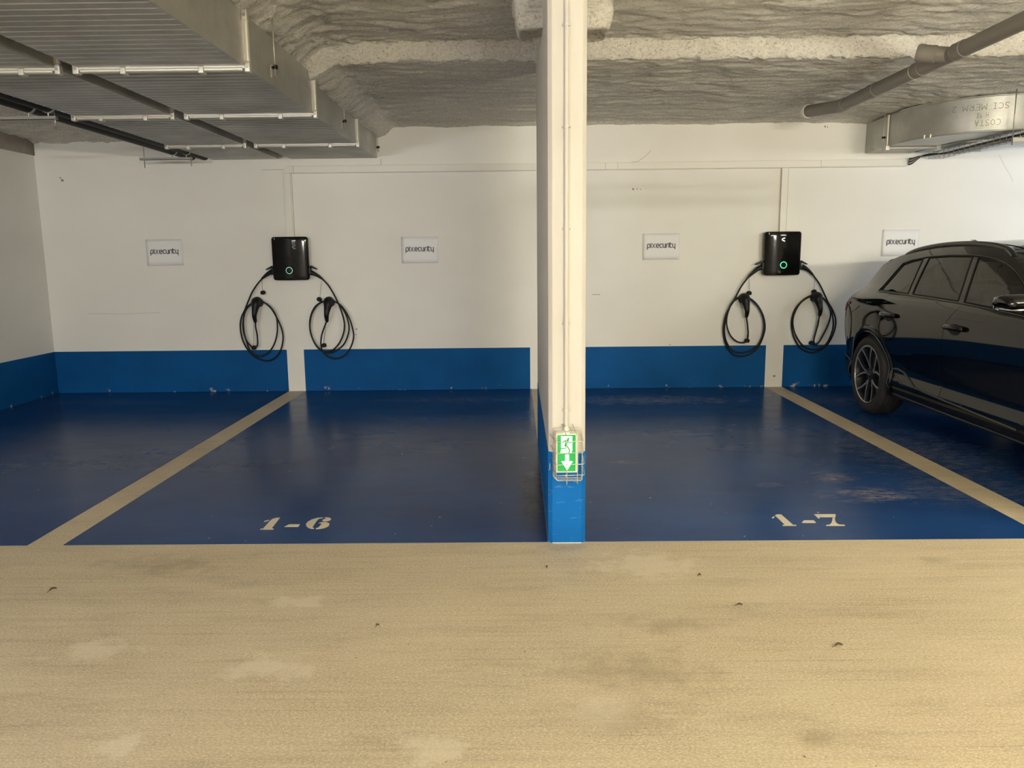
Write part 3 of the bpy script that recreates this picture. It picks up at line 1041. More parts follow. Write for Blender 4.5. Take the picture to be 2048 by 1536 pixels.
rd = obj('threaded_rod', MB().tube([(rodx, 7.42, 2.50), (rodx, 7.42, 3.02)], 0.005, 8), 'zinc_rod', t, smooth=True)
mb = MB()
mb.box(tx0 - 0.06, 5.35, 7.405, 7.435, tz - 0.045, tz - 0.008)
st = obj('support_strut', mb, 'galvanised_bar', t, bevel=0.003)
for k in range(7):
    x = 4.86 + k * 0.065
    obj('slot', MB().box(x, x + 0.028, 7.4035, 7.406, tz - 0.034, tz - 0.020), 'rubber_black', st)
random.seed(7)
for k in range(7):
    x = tx0 + 0.018 + k * 0.0205
    r = random.choice((0.008, 0.009, 0.0095))
    zz = tz + 0.006 + r
    pts = [(4.365, 9.06 - 0.004 * k, 2.515 + 0.010 * k), (4.40, 9.055, 2.525 + 0.008 * k), (4.48, 9.02, tz + 0.02), (x - 0.03, 8.90 - 0.01 * k, zz + 0.015), (x, 8.70, zz)]
    y = 8.4
    while y > 3.0:
        pts.append((x + random.uniform(-0.006, 0.006), y, zz + random.uniform(0, 0.004)))
        y -= 0.45
    o = obj('tray_cable', MB().tube(catmull(pts, 4), r, 8), 'cable_brown' if k % 3 else 'rubber_black', smooth=True)
    tag(o, 'thin grey-brown cable lying in the wire tray' if k % 3 else 'thin black cable lying in the wire tray', 'cable', 'brown cables in the wire tray' if k % 3 else 'black cables in the wire tray')

# ------------------------------------------------------------------ printed paper signs
SIGNS = [((329.5, 505), 'white printed paper sign stuck up nearest the side wall corner'),
         ((839.5, 500), 'white printed paper sign on the wall at the head of bay 1-6'),
         ((1322, 493), 'white printed paper sign on the wall at the head of bay 1-7'),
         ((1800.5, 485.5), 'white printed paper sign on the wall partly behind the car')]
for (u, v), lbl in SIGNS:
    cpt = at(u, v, y=D)
    t = thing('paper_sign', (cpt.x, D, cpt.z - 0.15), lbl, 'sign', 'printed paper signs')
    # a sheet that lifts slightly off the wall
    rows = []
    for j in range(7):
        q = j / 6
        rows.append([(cpt.x - 0.21 + 0.42 * k / 10, D - 0.004 - 0.004 * abs(2 * k / 10 - 1) ** 3 - 0.002 * (1 - q), cpt.z - 0.15 + 0.30 * q) for k in range(11)])
    mb = MB().grid(rows)
    sh = obj('sheet', mb, 'paper', t, smooth=True)
    md = sh.modifiers.new('thickness', 'SOLIDIFY')
    md.thickness = 0.0008
    hgt = 0.0415
    full = text_width('pixecurity', hgt, 0.27)
    fn = lambda a, b, cpt=cpt: (cpt.x + a, D - 0.0105, cpt.z + b + 0.006)
    x = -full / 2
    for ch in 'pixecurity':
        mb = MB()
        x = write(mb, ch, x, -0.018, hgt, 0.0066 if ch == 'x' else 0.0080, fn, 0.27)
        obj('letter', mb, 'ink_violet' if ch == 'x' else 'ink', t)

# ------------------------------------------------------------------ wallbox chargers
def resample2(poly, step):
    out = []
    for a, b in zip(poly, poly[1:] + poly[:1]):
        k = max(1, int(math.hypot(b[0] - a[0], b[1] - a[1]) / step))
        out += [(a[0] + (b[0] - a[0]) * q / k, a[1] + (b[1] - a[1]) * q / k) for q in range(k)]
    return out


def charger(cx, lbl, ring_px, mark_mat, led, mark_px):
    z0, z1 = 1.305, 1.792
    t = thing('wallbox_charger', (cx, D, z0), lbl, 'charger', 'wallbox chargers')
    hw = 0.205
    obj('back_plate', MB().box(cx - hw + 0.006, cx + hw - 0.006, D - 0.075, D - 0.041, z0 + 0.012, z1 - 0.012), 'satin_black', t, bevel=0.006)
    obj('mounting_block', MB().box(cx - 0.12, cx + 0.12, D - 0.042, D - 0.0005, z0 + 0.06, z1 - 0.06), 'satin_black', t)
    yf = lambda x: D - 0.117 - 0.034 * (1 - min(1, abs((x - cx) / (hw - 0.004))) ** 2)
    czm, hh, rc = (z0 + z1) / 2, (z1 - z0) / 2, 0.028
    ring = []
    for qx, qz, a0 in ((1, -1, -PI / 2), (1, 1, 0), (-1, 1, PI / 2), (-1, -1, PI)):
        for k in range(7):
            a_ = a0 + PI / 2 * k / 6
            ring.append((qx * (hw - rc) + rc * math.cos(a_), qz * (hh - rc) + rc * math.sin(a_)))
    # extra points along the flat edges so that the bulge reads there too
    full_ring = resample2(ring, 0.03)
    rows = []
    for sc3, dy in ((1.0, 0.045), (1.0, 0.012), (0.992, 0.005), (0.975, 0.0012), (0.94, 0.0), (0.8, 0.0), (0.6, 0.0), (0.4, 0.0), (0.2, 0.0), (0.01, 0.0)):
        row = [(cx + x * sc3, yf(cx + x * sc3) + dy if dy < 0.04 else D - 0.072, czm + z * (sc3 if sc3 < 0.9 else 1 - (1 - sc3) * hw / hh)) for x, z in full_ring]
        rows.append(row + row[:1])
    cov = obj('front_cover', MB().grid(rows), 'gloss_black', t, smooth=True, angle=50)
    r = at(*ring_px, y=D - 0.15)
    mb = MB()
    R0, R1 = (0.030, 0.0395) if led == 'led_green' else (0.0335, 0.0385)
    n = 40
    rows = [[], []]
    for k in range(n + 1):
        a = 2 * PI * k / n
        for row, rr in zip(rows, (R0, R1)):
            x, z = r.x + rr * math.cos(a), r.z + rr * math.sin(a)
            row.append((x, yf(x) - 0.0022, z))
    mb.grid(rows)
    obj('status_ring', mb, led, t)
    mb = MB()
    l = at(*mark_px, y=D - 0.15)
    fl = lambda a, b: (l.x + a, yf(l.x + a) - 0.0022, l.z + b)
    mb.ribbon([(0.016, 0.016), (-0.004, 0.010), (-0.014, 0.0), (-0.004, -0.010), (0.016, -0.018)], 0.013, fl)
    obj('chevron_mark', mb, mark_mat, t)  # chevron: white with emission on one charger, dark grey on the other
    mb = MB()
    for k in range(4):
        mb.ribbon([(0.155 + k * 0.009, 0.222), (0.155 + k * 0.009, 0.229)], 0.006, lambda a, b: (cx + a - 0.02, yf(cx + a) - 0.0022, 1.55 + b))
    mb.ribbon([(-0.165, 0.212), (-0.165, 0.228)], 0.008, lambda a, b: (cx + a, yf(cx + a) - 0.0022, 1.55 + b))
    obj('small_print', mb, 'print_grey', t)
    for s in (-1, 1):
        mb = MB()
        mb.box(cx + s * hw - 0.02, cx + s * hw + 0.02, D - 0.108, D - 0.048, 1.365, 1.455)
        obj('socket_housing', mb, 'satin_black', t, bevel=0.01)
        # the sprung lid over each side socket
        x0, x1 = cx + s * (hw + 0.015), cx + s * (hw + 0.082)
        mb = MB().prism([(x0, D - 0.113, 1.470), (x1, D - 0.113, 1.432), (x1 + s * 0.004, D - 0.113, 1.420), (x0, D - 0.113, 1.448)], (0, 0.066, 0))
        obj('socket_lid', mb, 'satin_black', t, bevel=0.004)
    return t


charger(-2.592, 'glossy black wallbox charger at the line between bay 1-6 and the corner bay', (578.5, 541), 'chevron_grey', 'led_pale', (587, 494))
charger(2.992, 'glossy black wallbox charger with bright green ring nearest the car', (1567, 530), 'chevron_white', 'led_green', (1566.5, 479))

# ------------------------------------------------------------------ charging cables and their holders
def cpx(o, p, y):
    return at(o[0] + p[0] / 5.12, o[1] + p[1] / 5.12, y=y)


def charging_set(o, plug, path, head, tail, cap1, cap2, where, wavy):
    hd = cpx(o, head, D - 0.04)
    # holder fixed to the wall
    t = thing('plug_holder', (hd.x, D, hd.z), 'black plug holder on the wall ' + where, 'holder', 'plug holders')
    obj('wall_plate', MB().lathe([(0.052, 0.0005), (0.052, 0.012), (0.044, 0.016)], (hd.x, D, hd.z + 0.005), (0, -1, 0), (0, 0, 1), 28), 'satin_black', t, smooth=True, angle=40)
    obj('socket_barrel', MB().lathe([(0.040, 0.012), (0.040, 0.070), (0.034, 0.074)], (hd.x, D, hd.z + 0.005), (0, -1, -0.15), (0, 0, 1), 28), 'satin_black', t, smooth=True, angle=40)
    obj('cable_hook', MB().tube([(hd.x - 0.05, D - 0.012, hd.z + 0.02), (hd.x - 0.035, D - 0.03, hd.z + 0.028), (hd.x, D - 0.035, hd.z + 0.032), (hd.x + 0.035, D - 0.03, hd.z + 0.028), (hd.x + 0.05, D - 0.012, hd.z + 0.02)], 0.010, 8), 'satin_black', t, smooth=True)
    # the cable
    t = thing('charging_cable', (hd.x, D, hd.z - 0.6), 'coiled black charging cable ' + where, 'cable', 'charging cables')
    n = len(path)
    pts = []
    for i, p in enumerate(path):
        q = i / (n - 1)
        dep = 0.075 - 0.045 * min(1, q * 5) + 0.062 * max(0, q - 0.15) / 0.85
        pts.append(cpx(o, p, D - dep))
    tl = cpx(o, tail, D - 0.10)
    pts[-1] = tl
    obj('cable', MB().tube(catmull(pts, 5), 0.0092, 10), 'rubber_black', t, smooth=True)
    pp = catmull([cpx(o, p, D - y) for p, y in zip(plug, (0.078, 0.080, 0.078, 0.075))], 6)
    k = len(pp)
    rad = [0.034 - 0.022 * (i / (k - 1)) ** 0.8 for i in range(k)]
    pl = obj('charger_plug', MB().tube(pp, rad, 14), 'satin_black', t, smooth=True, angle=60)
    # connector hanging in the holder: nose on the barrel, neck bending down into the grip
    nose = Vector((hd.x, D - 0.060, hd.z))
    cn = MB()
    grip = catmull([nose + Vector((0, 0.010, 0.022)), nose + Vector((0, -0.035, 0.016)), nose + Vector((0, -0.060, -0.018)), (hd + (tl - hd) * 0.35) + Vector((0, -0.072, 0)), (hd + (tl - hd) * 0.68) + Vector((0, -0.064, 0)), tl + Vector((0, -0.004, 0)), tl + Vector((0, 0, -0.02))], 5)
    kk = len(grip)
    prof = pchip([0, 0.12, 0.28, 0.45, 0.65, 0.85, 1.0], [0.050, 0.056, 0.053, 0.040, 0.028, 0.020, 0.012])
    cn.tube(grip, [prof(i / (kk - 1)) for i in range(kk)], 18)
    con = obj('connector', cn, 'satin_black', t, smooth=True, angle=60)
    obj('connector_nose', MB().lathe([(0.030, -0.012), (0.058, -0.006), (0.060, 0.010), (0.052, 0.024), (0.030, 0.034), (0.008, 0.037)], nose + Vector((0, 0.0, 0.016)), (0, -1, 0.12), (0, 0, 1), 28), 'satin_black', con, smooth=True, angle=60)
    # two tethered caps
    for (a, b), w in ((cap1, wavy), (cap2, 0)):
        A, B = cpx(o, a, D - 0.07), cpx(o, b, D - 0.04)
        cord = []
        for i in range(25):
            q = i / 24
            off = math.sin(q * 42) * 0.006 * w
            cord.append(A + (B - A) * q + Vector((off, 0.0, 0)))
        cc = obj('cap_cord', MB().tube(cord, 0.0018, 6), 'rubber_black', t, smooth=True)
        rot = random.uniform(-0.6, 0.6)
        ax = Vector((math.sin(rot), -0.35, math.cos(rot))).normalized()
        obj('dust_cap', MB().lathe([(0.020, -0.034), (0.029, -0.030), (0.030, -0.008), (0.022, 0.002), (0.007, 0.006)], B, ax, (1, 0, 0), 18), 'rubber_black', cc, smooth=True, angle=50)


random.seed(11)
LO, RO = (440, 440), (1400, 440)
charging_set(LO, [(540, 530), (500, 545), (460, 575), (428, 602)],
             [(432, 600), (380, 660), (330, 740), (290, 830), (255, 920), (222, 990), (208, 1070), (215, 1160), (240, 1250), (290, 1335), (350, 1395), (420, 1432), (500, 1440), (570, 1408), (622, 1330), (645, 1230),
              (638, 1140), (610, 1060), (570, 980), (520, 900), (460, 850), (400, 828), (330, 850), (280, 890), (250, 950), (240, 1040), (245, 1130), (262, 1210), (300, 1320), (365, 1388), (440, 1388), (510, 1342),
              (560, 1260), (585, 1160), (587, 1060), (575, 985), (535, 915), (480, 862), (400, 832), (320, 862), (262, 930), (238, 1030), (240, 1130), (265, 1220), (310, 1285), (350, 1305), (380, 1290), (386, 1250), (380, 1170), (366, 1100), (362, 1042)],
             (388, 852), (362, 1035), ((428, 610), (437, 730)), ((345, 1045), (347, 1295)), 'on the corner bay side of its wallbox', 0)
charging_set(LO, [(905, 530), (950, 545), (1000, 570), (1046, 602)],
             [(1045, 600), (1110, 670), (1165, 760), (1210, 850), (1252, 960), (1275, 1070), (1262, 1170), (1215, 1270), (1140, 1340), (1060, 1345), (1000, 1305), (950, 1220), (922, 1110), (925, 1000), (965, 900), (1030, 845), (1110, 825),
              (1185, 840), (1235, 880), (1290, 970), (1320, 1080), (1313, 1170), (1270, 1270), (1200, 1330), (1120, 1360), (1040, 1335), (980, 1275), (935, 1180), (920, 1080), (940, 960), (1000, 870), (1080, 830), (1180, 838),
              (1260, 900), (1330, 1020), (1366, 1150), (1364, 1230), (1330, 1320), (1270, 1390), (1180, 1420), (1100, 1395), (1050, 1340), (1034, 1270), (1042, 1180), (1068, 1100), (1095, 1030)],
             (1122, 850), (1096, 1030), ((1042, 615), (1022, 800)), ((1085, 1040), (1062, 1270)), 'on the bay 1-6 side of its wallbox', 1)
charging_set(RO, [(655, 480), (600, 498), (545, 540), (500, 582)],
             [(500, 580), (430, 670), (380, 760), (340, 840), (300, 900), (265, 980), (245, 1070), (240, 1150), (255, 1240), (290, 1320), (350, 1380), (430, 1396), (510, 1375), (590, 1310), (640, 1210), (665, 1110),
              (655, 1010), (620, 920), (570, 850), (500, 795), (440, 780), (380, 800), (335, 840), (305, 890), (278, 970), (255, 1060), (250, 1150), (268, 1240), (315, 1318), (385, 1355), (460, 1355), (540, 1330), (610, 1260),
              (650, 1150), (655, 1050), (630, 950), (580, 870), (505, 805), (440, 785), (380, 808), (330, 850), (298, 915), (275, 1000), (276, 1090), (310, 1180), (370, 1240), (430, 1257), (476, 1243), (492, 1180), (488, 1090), (477, 990)],
             (448, 815), (475, 985), ((505, 582), (505, 735)), ((480, 1180), (485, 1222)), 'on the bay 1-7 side of its wallbox', 1)
charging_set(RO, [(1045, 480), (1080, 495), (1120, 525), (1157, 562)],
             [(1155, 560), (1220, 650), (1270, 750), (1310, 840), (1352, 910), (1385, 1000), (1385, 1090), (1350, 1200), (1290, 1290), (1200, 1348), (1110, 1352), (1030, 1310), (970, 1220), (940, 1110), (943, 1010), (980, 910), (1050, 830),
              (1130, 785), (1220, 775), (1290, 830), (1345, 930), (1365, 1050), (1350, 1150), (1300, 1260), (1230, 1315), (1150, 1327), (1060, 1290), (990, 1200), (955, 1100), (955, 1000), (1000, 890), (1070, 812), (1150, 772), (1235, 785),
              (1305, 860), (1338, 950), (1320, 1050), (1270, 1160), (1215, 1255), (1178, 1275), (1166, 1230), (1185, 1150), (1210, 1060), (1222, 975)],
             (1184, 800), (1224, 968), ((1176, 590), (1166, 722)), ((1214, 1000), (1146, 1245)), 'between its wallbox and the parked car', 0)

# ------------------------------------------------------------------ conduit on the pier
t = thing('pier_conduit', (0.245, PY0, 0.66), 'cream conduit running down the face of the pier', 'conduit')
cx, cyy = 0.2475, PY0 - 0.012
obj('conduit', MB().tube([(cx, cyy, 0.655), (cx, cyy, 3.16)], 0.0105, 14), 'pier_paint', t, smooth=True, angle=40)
for k, vv in enumerate((820, 647, 457, 253, 49)):
    p = at(1134, vv, y=cyy)
    mb = MB()
    mb.lathe([(0.0115, -0.006), (0.0135, -0.006), (0.0135, 0.006), (0.0115, 0.006)], (cx, cyy, p.z), (0, 0, 1), (1, 0, 0), 16, caps=False)
    for s in (-1, 1):
        mb.tube([(cx + s * 0.012, PY0 - 0.008, p.z), (cx + s * 0.021, PY0 - 0.004, p.z)], [0.007, 0.0045], 8)
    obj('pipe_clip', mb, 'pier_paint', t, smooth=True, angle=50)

# ------------------------------------------------------------------ emergency exit light and its guard
sx0, sx1, sz0, sz1, sy = 0.188, 0.309, 0.410, 0.632, 4.022
t = thing('exit_light', ((sx0 + sx1) / 2, PY0, sz0), 'lit green emergency exit light on the pier, running figure and arrow', 'exit sign')
obj('housing', MB().box(sx0, sx1, sy + 0.008, PY0 - 0.002, sz0, sz1), 'sign_shell', t, bevel=0.010, segs=3)
GX = lambda u: sx0 + 0.0115 + (u - 605) / 395 * (sx1 - sx0 - 0.026)
GZ = lambda v: sz1 - 0.014 - (v - 320) / 775 * (sz1 - sz0 - 0.026)
pan = obj('panel', MB().box(GX(605), GX(1000), sy + 0.002, sy + 0.010, GZ(1095), GZ(320)), 'sign_green', t, bevel=0.0015)


def flat(name, pts, mat, y, parent):
    o = obj(name, MB().add([(GX(a), y, GZ(b)) for a, b in pts], [tuple(range(len(pts)))]), mat, parent)
    return o


flat('doorway', [(680, 340), (925, 340), (925, 650), (905, 695), (665, 695), (680, 640)], 'sign_white', sy + 0.0012, t)
mb = MB()
F2 = lambda a, b: (GX(a), sy + 0.0005, GZ(-b))
mb.add([F2(840 + 25 * math.cos(k * PI / 6), -395 + 25 * math.sin(k * PI / 6)) for k in range(12)], [tuple(range(12))])
for pl, w in (([(815, -432), (800, -480), (785, -540)], 62), ([(790, -440), (740, -445), (718, -485)], 24), ([(835, -440), (870, -485), (905, -470)], 24), ([(785, -540), (775, -600), (650, -604), (640, -628)], 26), ([(805, -540), (845, -600), (872, -650), (850, -690)], 30)):
    mb.ribbon(pl, w, F2)
obj('running_figure', mb, 'sign_green', t)
flat('arrow', [(772, 735), (852, 735), (852, 880), (935, 880), (815, 1068), (690, 880), (772, 880)], 'sign_arrow', sy + 0.0012, t)
for zz in (0.0, 0.012):
    for x in (sx0 + 0.006, sx1 - 0.006):
        for z in (sz0 + 0.03, sz1 - 0.035):
            obj('vent_pin', MB().box(x - 0.0012, x + 0.0012, sy + 0.0065, sy + 0.009, z - zz, z - zz + 0.005), 'marker', t)
obj('cable_gland', MB().lathe([(0.016, 0), (0.016, 0.012), (0.011, 0.026)], (cx, cyy, sz1 - 0.003), (0, 0, 1), (1, 0, 0), 14), 'sign_shell', t, smooth=True, angle=40)

t = thing('wire_guard', (0.25, PY0, 0.36), 'bent steel wire guard over the green exit light', 'guard')
gx0, gx1, gy = 0.166, 0.338, 3.962


def wire(name, pts):
    obj(name, MB().tube(catmull(pts, 3) if len(pts) > 9 else pts, 0.0021, 6), 'steel_wire', t, smooth=True)


def rounded(pts, r=0.012):
    """round the corners of a wire path"""
    pts = [Vector(p) for p in pts]
    out = [pts[0]]
    for a, b, c_ in zip(pts, pts[1:], pts[2:]):
        d0, d1 = (a - b).normalized(), (c_ - b).normalized()
        rr = min(r, (a - b).length / 2, (c_ - b).length / 2)
        for q in range(5):
            k = q / 4
            out.append((b + d0 * rr) * (1 - k) ** 2 + b * 2 * k * (1 - k) + (b + d1 * rr) * k * k)
    out.append(pts[-1])
    return out


def wire2(pts, r=0.012):
    obj('guard_wire', MB().tube(rounded(pts, r), 0.0021, 6), 'steel_wire', t, smooth=True)


for z, dx0, dx1 in ((0.596, 0.0, 0.0), (0.535, 0.002, 0.003), (0.473, 0.004, 0.006), (0.415, 0.006, 0.008)):       # hoops round the front
    wire2([(gx0 + dx0 - 0.004, PY0 - 0.012, z + 0.016), (gx0 + dx0 + 0.022, gy, z + 0.0), (gx1 + dx1 - 0.010, gy, z + 0.004), (gx1 + dx1 - 0.006, PY0 - 0.012, z + 0.020)], 0.008)
for x, k in ((0.243, 0.0), (0.298, 0.004)):                                    # loops over the front, top to bottom
    wire2([(x - 0.016, PY0 - 0.004, 0.664), (x, gy - 0.003, 0.628), (x + 0.002, gy - 0.003, 0.366 + k), (x, PY0 - 0.006, 0.364 + k)], 0.012)
for e, y in ((0.0, PY0 - 0.012), (0.005, PY0 - 0.048), (0.012, PY0 - 0.086)):       # upright frames one behind the other
    wire2([(0.225, y, 0.646 - e), (gx0 + 0.012 + e, y, 0.646 - e), (gx0 + 0.012 + e, y, 0.372 + e * 0.4), (gx1 - 0.006 - e * 0.3, y, 0.372 + e * 0.4), (gx1 - 0.006 - e * 0.3, y, 0.646 - e), (0.262, y, 0.646 - e)], 0.014)
obj('spring_catch', MB().tube([(0.236 + 0.006 * math.cos(k * 0.9), PY0 - 0.012 - 0.003 * k, 0.662 + 0.006 * math.sin(k * 0.9)) for k in range(14)], 0.0016, 6), 'zinc_rod', t, smooth=True)
obj('fixing_screw', MB().lathe([(0.008, 0), (0.008, 0.005), (0.004, 0.008)], (0.248, PY0 - 0.001, 0.380), (0, -1, 0), (0, 0, 1), 12), 'steel_wire', t, smooth=True, angle=40)
obj('side_hook', MB().tube([(gx0 - 0.006, PY0 - 0.02, 0.455), (gx0 - 0.006, PY0 - 0.02, 0.425), (gx0 - 0.010, PY0 - 0.02, 0.416)], 0.002, 6), 'steel_wire', t, smooth=True)

# ------------------------------------------------------------------ stencilled bay numbers
def stencil(name_, org, sc, polys):
    for pl in polys:
        pts = [at(org[0] + a / sc, org[1] + b / sc, z=0.002) for a, b in pl]
        ar = sum(p.x * q.y - q.x * p.y for p, q in zip(pts, pts[1:] + pts[:1]))
        if ar < 0:
            pts.reverse()
        obj(name_, MB().prism([(p.x, p.y, 0.002) for p in pts], (0, 0, 0.0012)), 'road_paint', floor)


stencil('stencilled_numeral', (480, 960), 2048 / 300, [
    [(548, 515), (430, 664), (458, 664), (456, 677), (274, 677), (280, 667), (316, 664), (410, 560), (440, 535), (490, 518)],
    [(328, 573), (336, 561), (400, 545), (392, 556)],
    [(603, 641), (668, 607), (820, 606), (795, 641)],
    [(1130, 513), (1060, 518), (980, 540), (920, 575), (900, 605), (905, 630), (935, 655), (975, 668), (1010, 668), (1010, 657), (990, 652), (1000, 630), (1040, 570), (1075, 530), (1130, 519)],
    [(1150, 513), (1205, 512), (1240, 525), (1240, 545), (1205, 562), (1155, 566), (1125, 558), (1128, 543), (1165, 533), (1175, 525)],
    [(1072, 590), (1110, 577), (1170, 576), (1215, 590), (1222, 605), (1205, 635), (1150, 658), (1080, 670), (1035, 670), (1040, 658), (1068, 652), (1115, 600), (1105, 592)]])
stencil('stencilled_numeral', (1500, 970), 2048 / 240, [
    [(425, 520), (460, 503), (530, 503), (735, 682), (790, 684), (788, 698), (555, 698), (555, 684), (595, 680)],
    [(370, 562), (405, 535), (422, 548), (390, 574)],
    [(885, 640), (920, 605), (1088, 605), (1128, 648), (890, 648)],
    [(1090, 500), (1462, 498), (1460, 548), (1180, 550), (1190, 572), (1165, 570)],
    [(1410, 556), (1448, 556), (1452, 610), (1475, 650), (1520, 676), (1620, 682), (1615, 698), (1298, 698), (1300, 684), (1355, 680), (1390, 650), (1405, 600)]])

# ------------------------------------------------------------------ dead leaves and bits on the floor
def leaf(u, v, ln, wd, rot, lbl, mat='leaf_dry'):
    p = at(u, v, z=0.0)
    rows = []
    for k in range(7):
        q = k / 6
        w = wd * math.sin(PI * min(1, q * 0.96 + 0.03)) ** 0.8
        rows.append([((q - 0.5) * ln, s * w / 2, 0.003 + 0.006 * abs(s) + 0.005 * math.sin(q * PI)) for s in (-1, -0.5, 0, 0.5, 1)])
    cr, sr = math.cos(rot), math.sin(rot)
    mb = MB().grid([[(p.x + a * cr - b * sr, p.y + a * sr + b * cr, c_) for a, b, c_ in r] for r in rows])
    t = thing('dry_leaf', (p.x, p.y, 0), lbl, 'leaf', 'bits of leaf on the beige floor')
    bl = obj('blade', mb, mat, t, smooth=True)
    md = bl.modifiers.new('thickness', 'SOLIDIFY')
    md.thickness = 0.0012
    e = Vector((p.x - ln * 0.5 * cr, p.y - ln * 0.5 * sr, 0.0035))
    obj('stalk', MB().tube([e, e - Vector((cr, sr, 0)) * ln * 0.35 - Vector((0, 0, 0.0018))], 0.0012, 6), mat, t)


leaf(1677, 1293, 0.034, 0.016, 0.2, 'dark brown dry leaf, the largest one lying on the beige floor')
leaf(106, 1181, 0.034, 0.014, 1.0, 'brown dry leaf on the beige floor in front of the corner bay')
leaf(1399, 1152, 0.014, 0.009, 0.3, 'small black leaf scrap on the beige floor in front of bay 1-7')
leaf(1093, 1136, 0.012, 0.009, 2.0, 'tiny dark leaf scrap on the beige floor in front of the pier')
leaf(1479, 1212, 0.026, 0.008, -0.1, 'thin light brown leaf strip on the beige floor before bay 1-7')
leaf(755, 1253, 0.014, 0.007, 0.8, 'small dark leaf scrap on the beige floor in front of bay 1-6')

# ------------------------------------------------------------------ the parked car
CAR_X, CAR_Y = 4.335, 8.45        # centre line and rear end; the nose points at the aisle
LEN = 4.77
car = thing('car', (CAR_X, CAR_Y - LEN / 2, 0), 'black five-door SUV parked tail to the wall beside the charger', 'car')

zTop = pchip([0, 0.05, 0.11, 0.16, 0.21, 0.31, 0.42, 0.47, 0.55, 0.80, 1.2, 1.8, 2.3, 2.6, 2.9, 3.2, 3.5, 3.64, 3.9, 4.3, 4.55, 4.68, 4.74, 4.77],
             [0.63, 0.66, 0.78, 0.98, 1.09, 1.26, 1.43, 1.515, 1.545, 1.585, 1.632, 1.640, 1.605, 1.535, 1.41, 1.265, 1.12, 1.065, 1.035, 0.975, 0.90, 0.80, 0.68, 0.55])
zEdge = pchip([0, 0.05, 0.11, 0.16, 0.21, 0.31, 0.42, 0.47, 0.55, 0.90, 1.37, 1.83, 2.25, 2.44, 2.7, 3.0, 3.3, 3.5, 3.64, 3.9, 4.3, 4.55, 4.68, 4.74, 4.77],
              [0.60, 0.63, 0.74, 0.95, 1.05, 1.20, 1.36, 1.425, 1.455, 1.537, 1.590, 1.598, 1.575, 1.548, 1.455, 1.315, 1.165, 1.075, 1.025, 0.985, 0.925, 0.85, 0.75, 0.64, 0.53])
pz = pchip([0.20, 0.26, 0.31, 0.37, 0.43, 0.50, 0.57, 0.66, 0.78, 0.90, 1.00, 1.07, 1.12, 1.16, 1.20, 1.30, 1.42, 1.53, 1.60, 1.66],
           [0.885, 0.912, 0.938, 0.950, 0.938, 0.926, 0.932, 0.950, 0.965, 0.968, 0.962, 0.945, 0.915, 0.882, 0.862, 0.805, 0.735, 0.664, 0.60, 0.54])
qs = pchip([0, 0.02, 0.07, 0.16, 0.32, 0.6, 0.9, 1.4, 3.4, 4.0, 4.35, 4.6, 4.72, 4.77], [0.78, 0.83, 0.88, 0.925, 0.962, 0.988, 0.996, 1.0, 1.0, 0.985, 0.95, 0.88, 0.80, 0.72])
qg = pchip([0, 0.3, 0.6, 1.0, 1.6, 2.4, 3.0, 3.6], [0.90, 0.92, 0.95, 0.985, 1.0, 0.995, 1.0, 1.03])


def hwid(s, z):
    k = min(1, max(0, (z - 1.10) / 0.15))
    k = k * k * (3 - 2 * k)
    w = pz(z) * qs(s) * (1 + (qg(s) - 1) * k)
    # low bumpers tuck in towards the road
    if z < 0.45:
        w -= 0.05 * (0.45 - z) * (1 if s < 0.4 or s > 4.3 else 0)
    return w


ARCH = [(0.885, 0.375, 0.425), (3.775, 0.375, 0.425)]


def in_poly(p, poly):
    x, y = p
    c_ = False
    j = len(poly) - 1
    for i in range(len(poly)):
        xi, yi = poly[i]
        xj, yj = poly[j]
        if (yi > y) != (yj > y) and x < (xj - xi) * (y - yi) / (yj - yi) + xi:
            c_ = not c_
        j = i
    return c_


def resample(poly, step, closed=True):
    out = []
    n = len(poly)
    for i in range(n if closed else n - 1):
        a, b = poly[i], poly[(i + 1) % n]
        L = math.hypot(b[0] - a[0], b[1] - a[1])
        k = max(1, int(math.ceil(L / step)))
        for q in range(k):
            out.append((a[0] + (b[0] - a[0]) * q / k, a[1] + (b[1] - a[1]) * q / k))
    if not closed:
        out.append(poly[-1])
    return out


def offset_poly(poly, d):
    """shrink a polygon by d"""
    n = len(poly)
    ar = sum(poly[i][0] * poly[(i + 1) % n][1] - poly[(i + 1) % n][0] * poly[i][1] for i in range(n))
    sg = 1 if ar > 0 else -1
    out = []
    for i in range(n):
        a, b, c_ = poly[i - 1], poly[i], poly[(i + 1) % n]
        def nrm(p, q):
            dx, dy = q[0] - p[0], q[1] - p[1]
            L = math.hypot(dx, dy) or 1
            return (-dy / L * sg, dx / L * sg)
        n0, n1 = nrm(a, b), nrm(b, c_)
        mx, my = n0[0] + n1[0], n0[1] + n1[1]
        L = math.hypot(mx, my) or 1
        mx, my = mx / L, my / L
        k = d / max(0.35, mx * n0[0] + my * n0[1])
        out.append((b[0] + mx * k, b[1] + my * k))
    return out


def circle(c_, n=72):
    return [(c_[0] + c_[2] * math.cos(2 * PI * k / n), c_[1] + c_[2] * math.sin(2 * PI * k / n)) for k in range(n)]


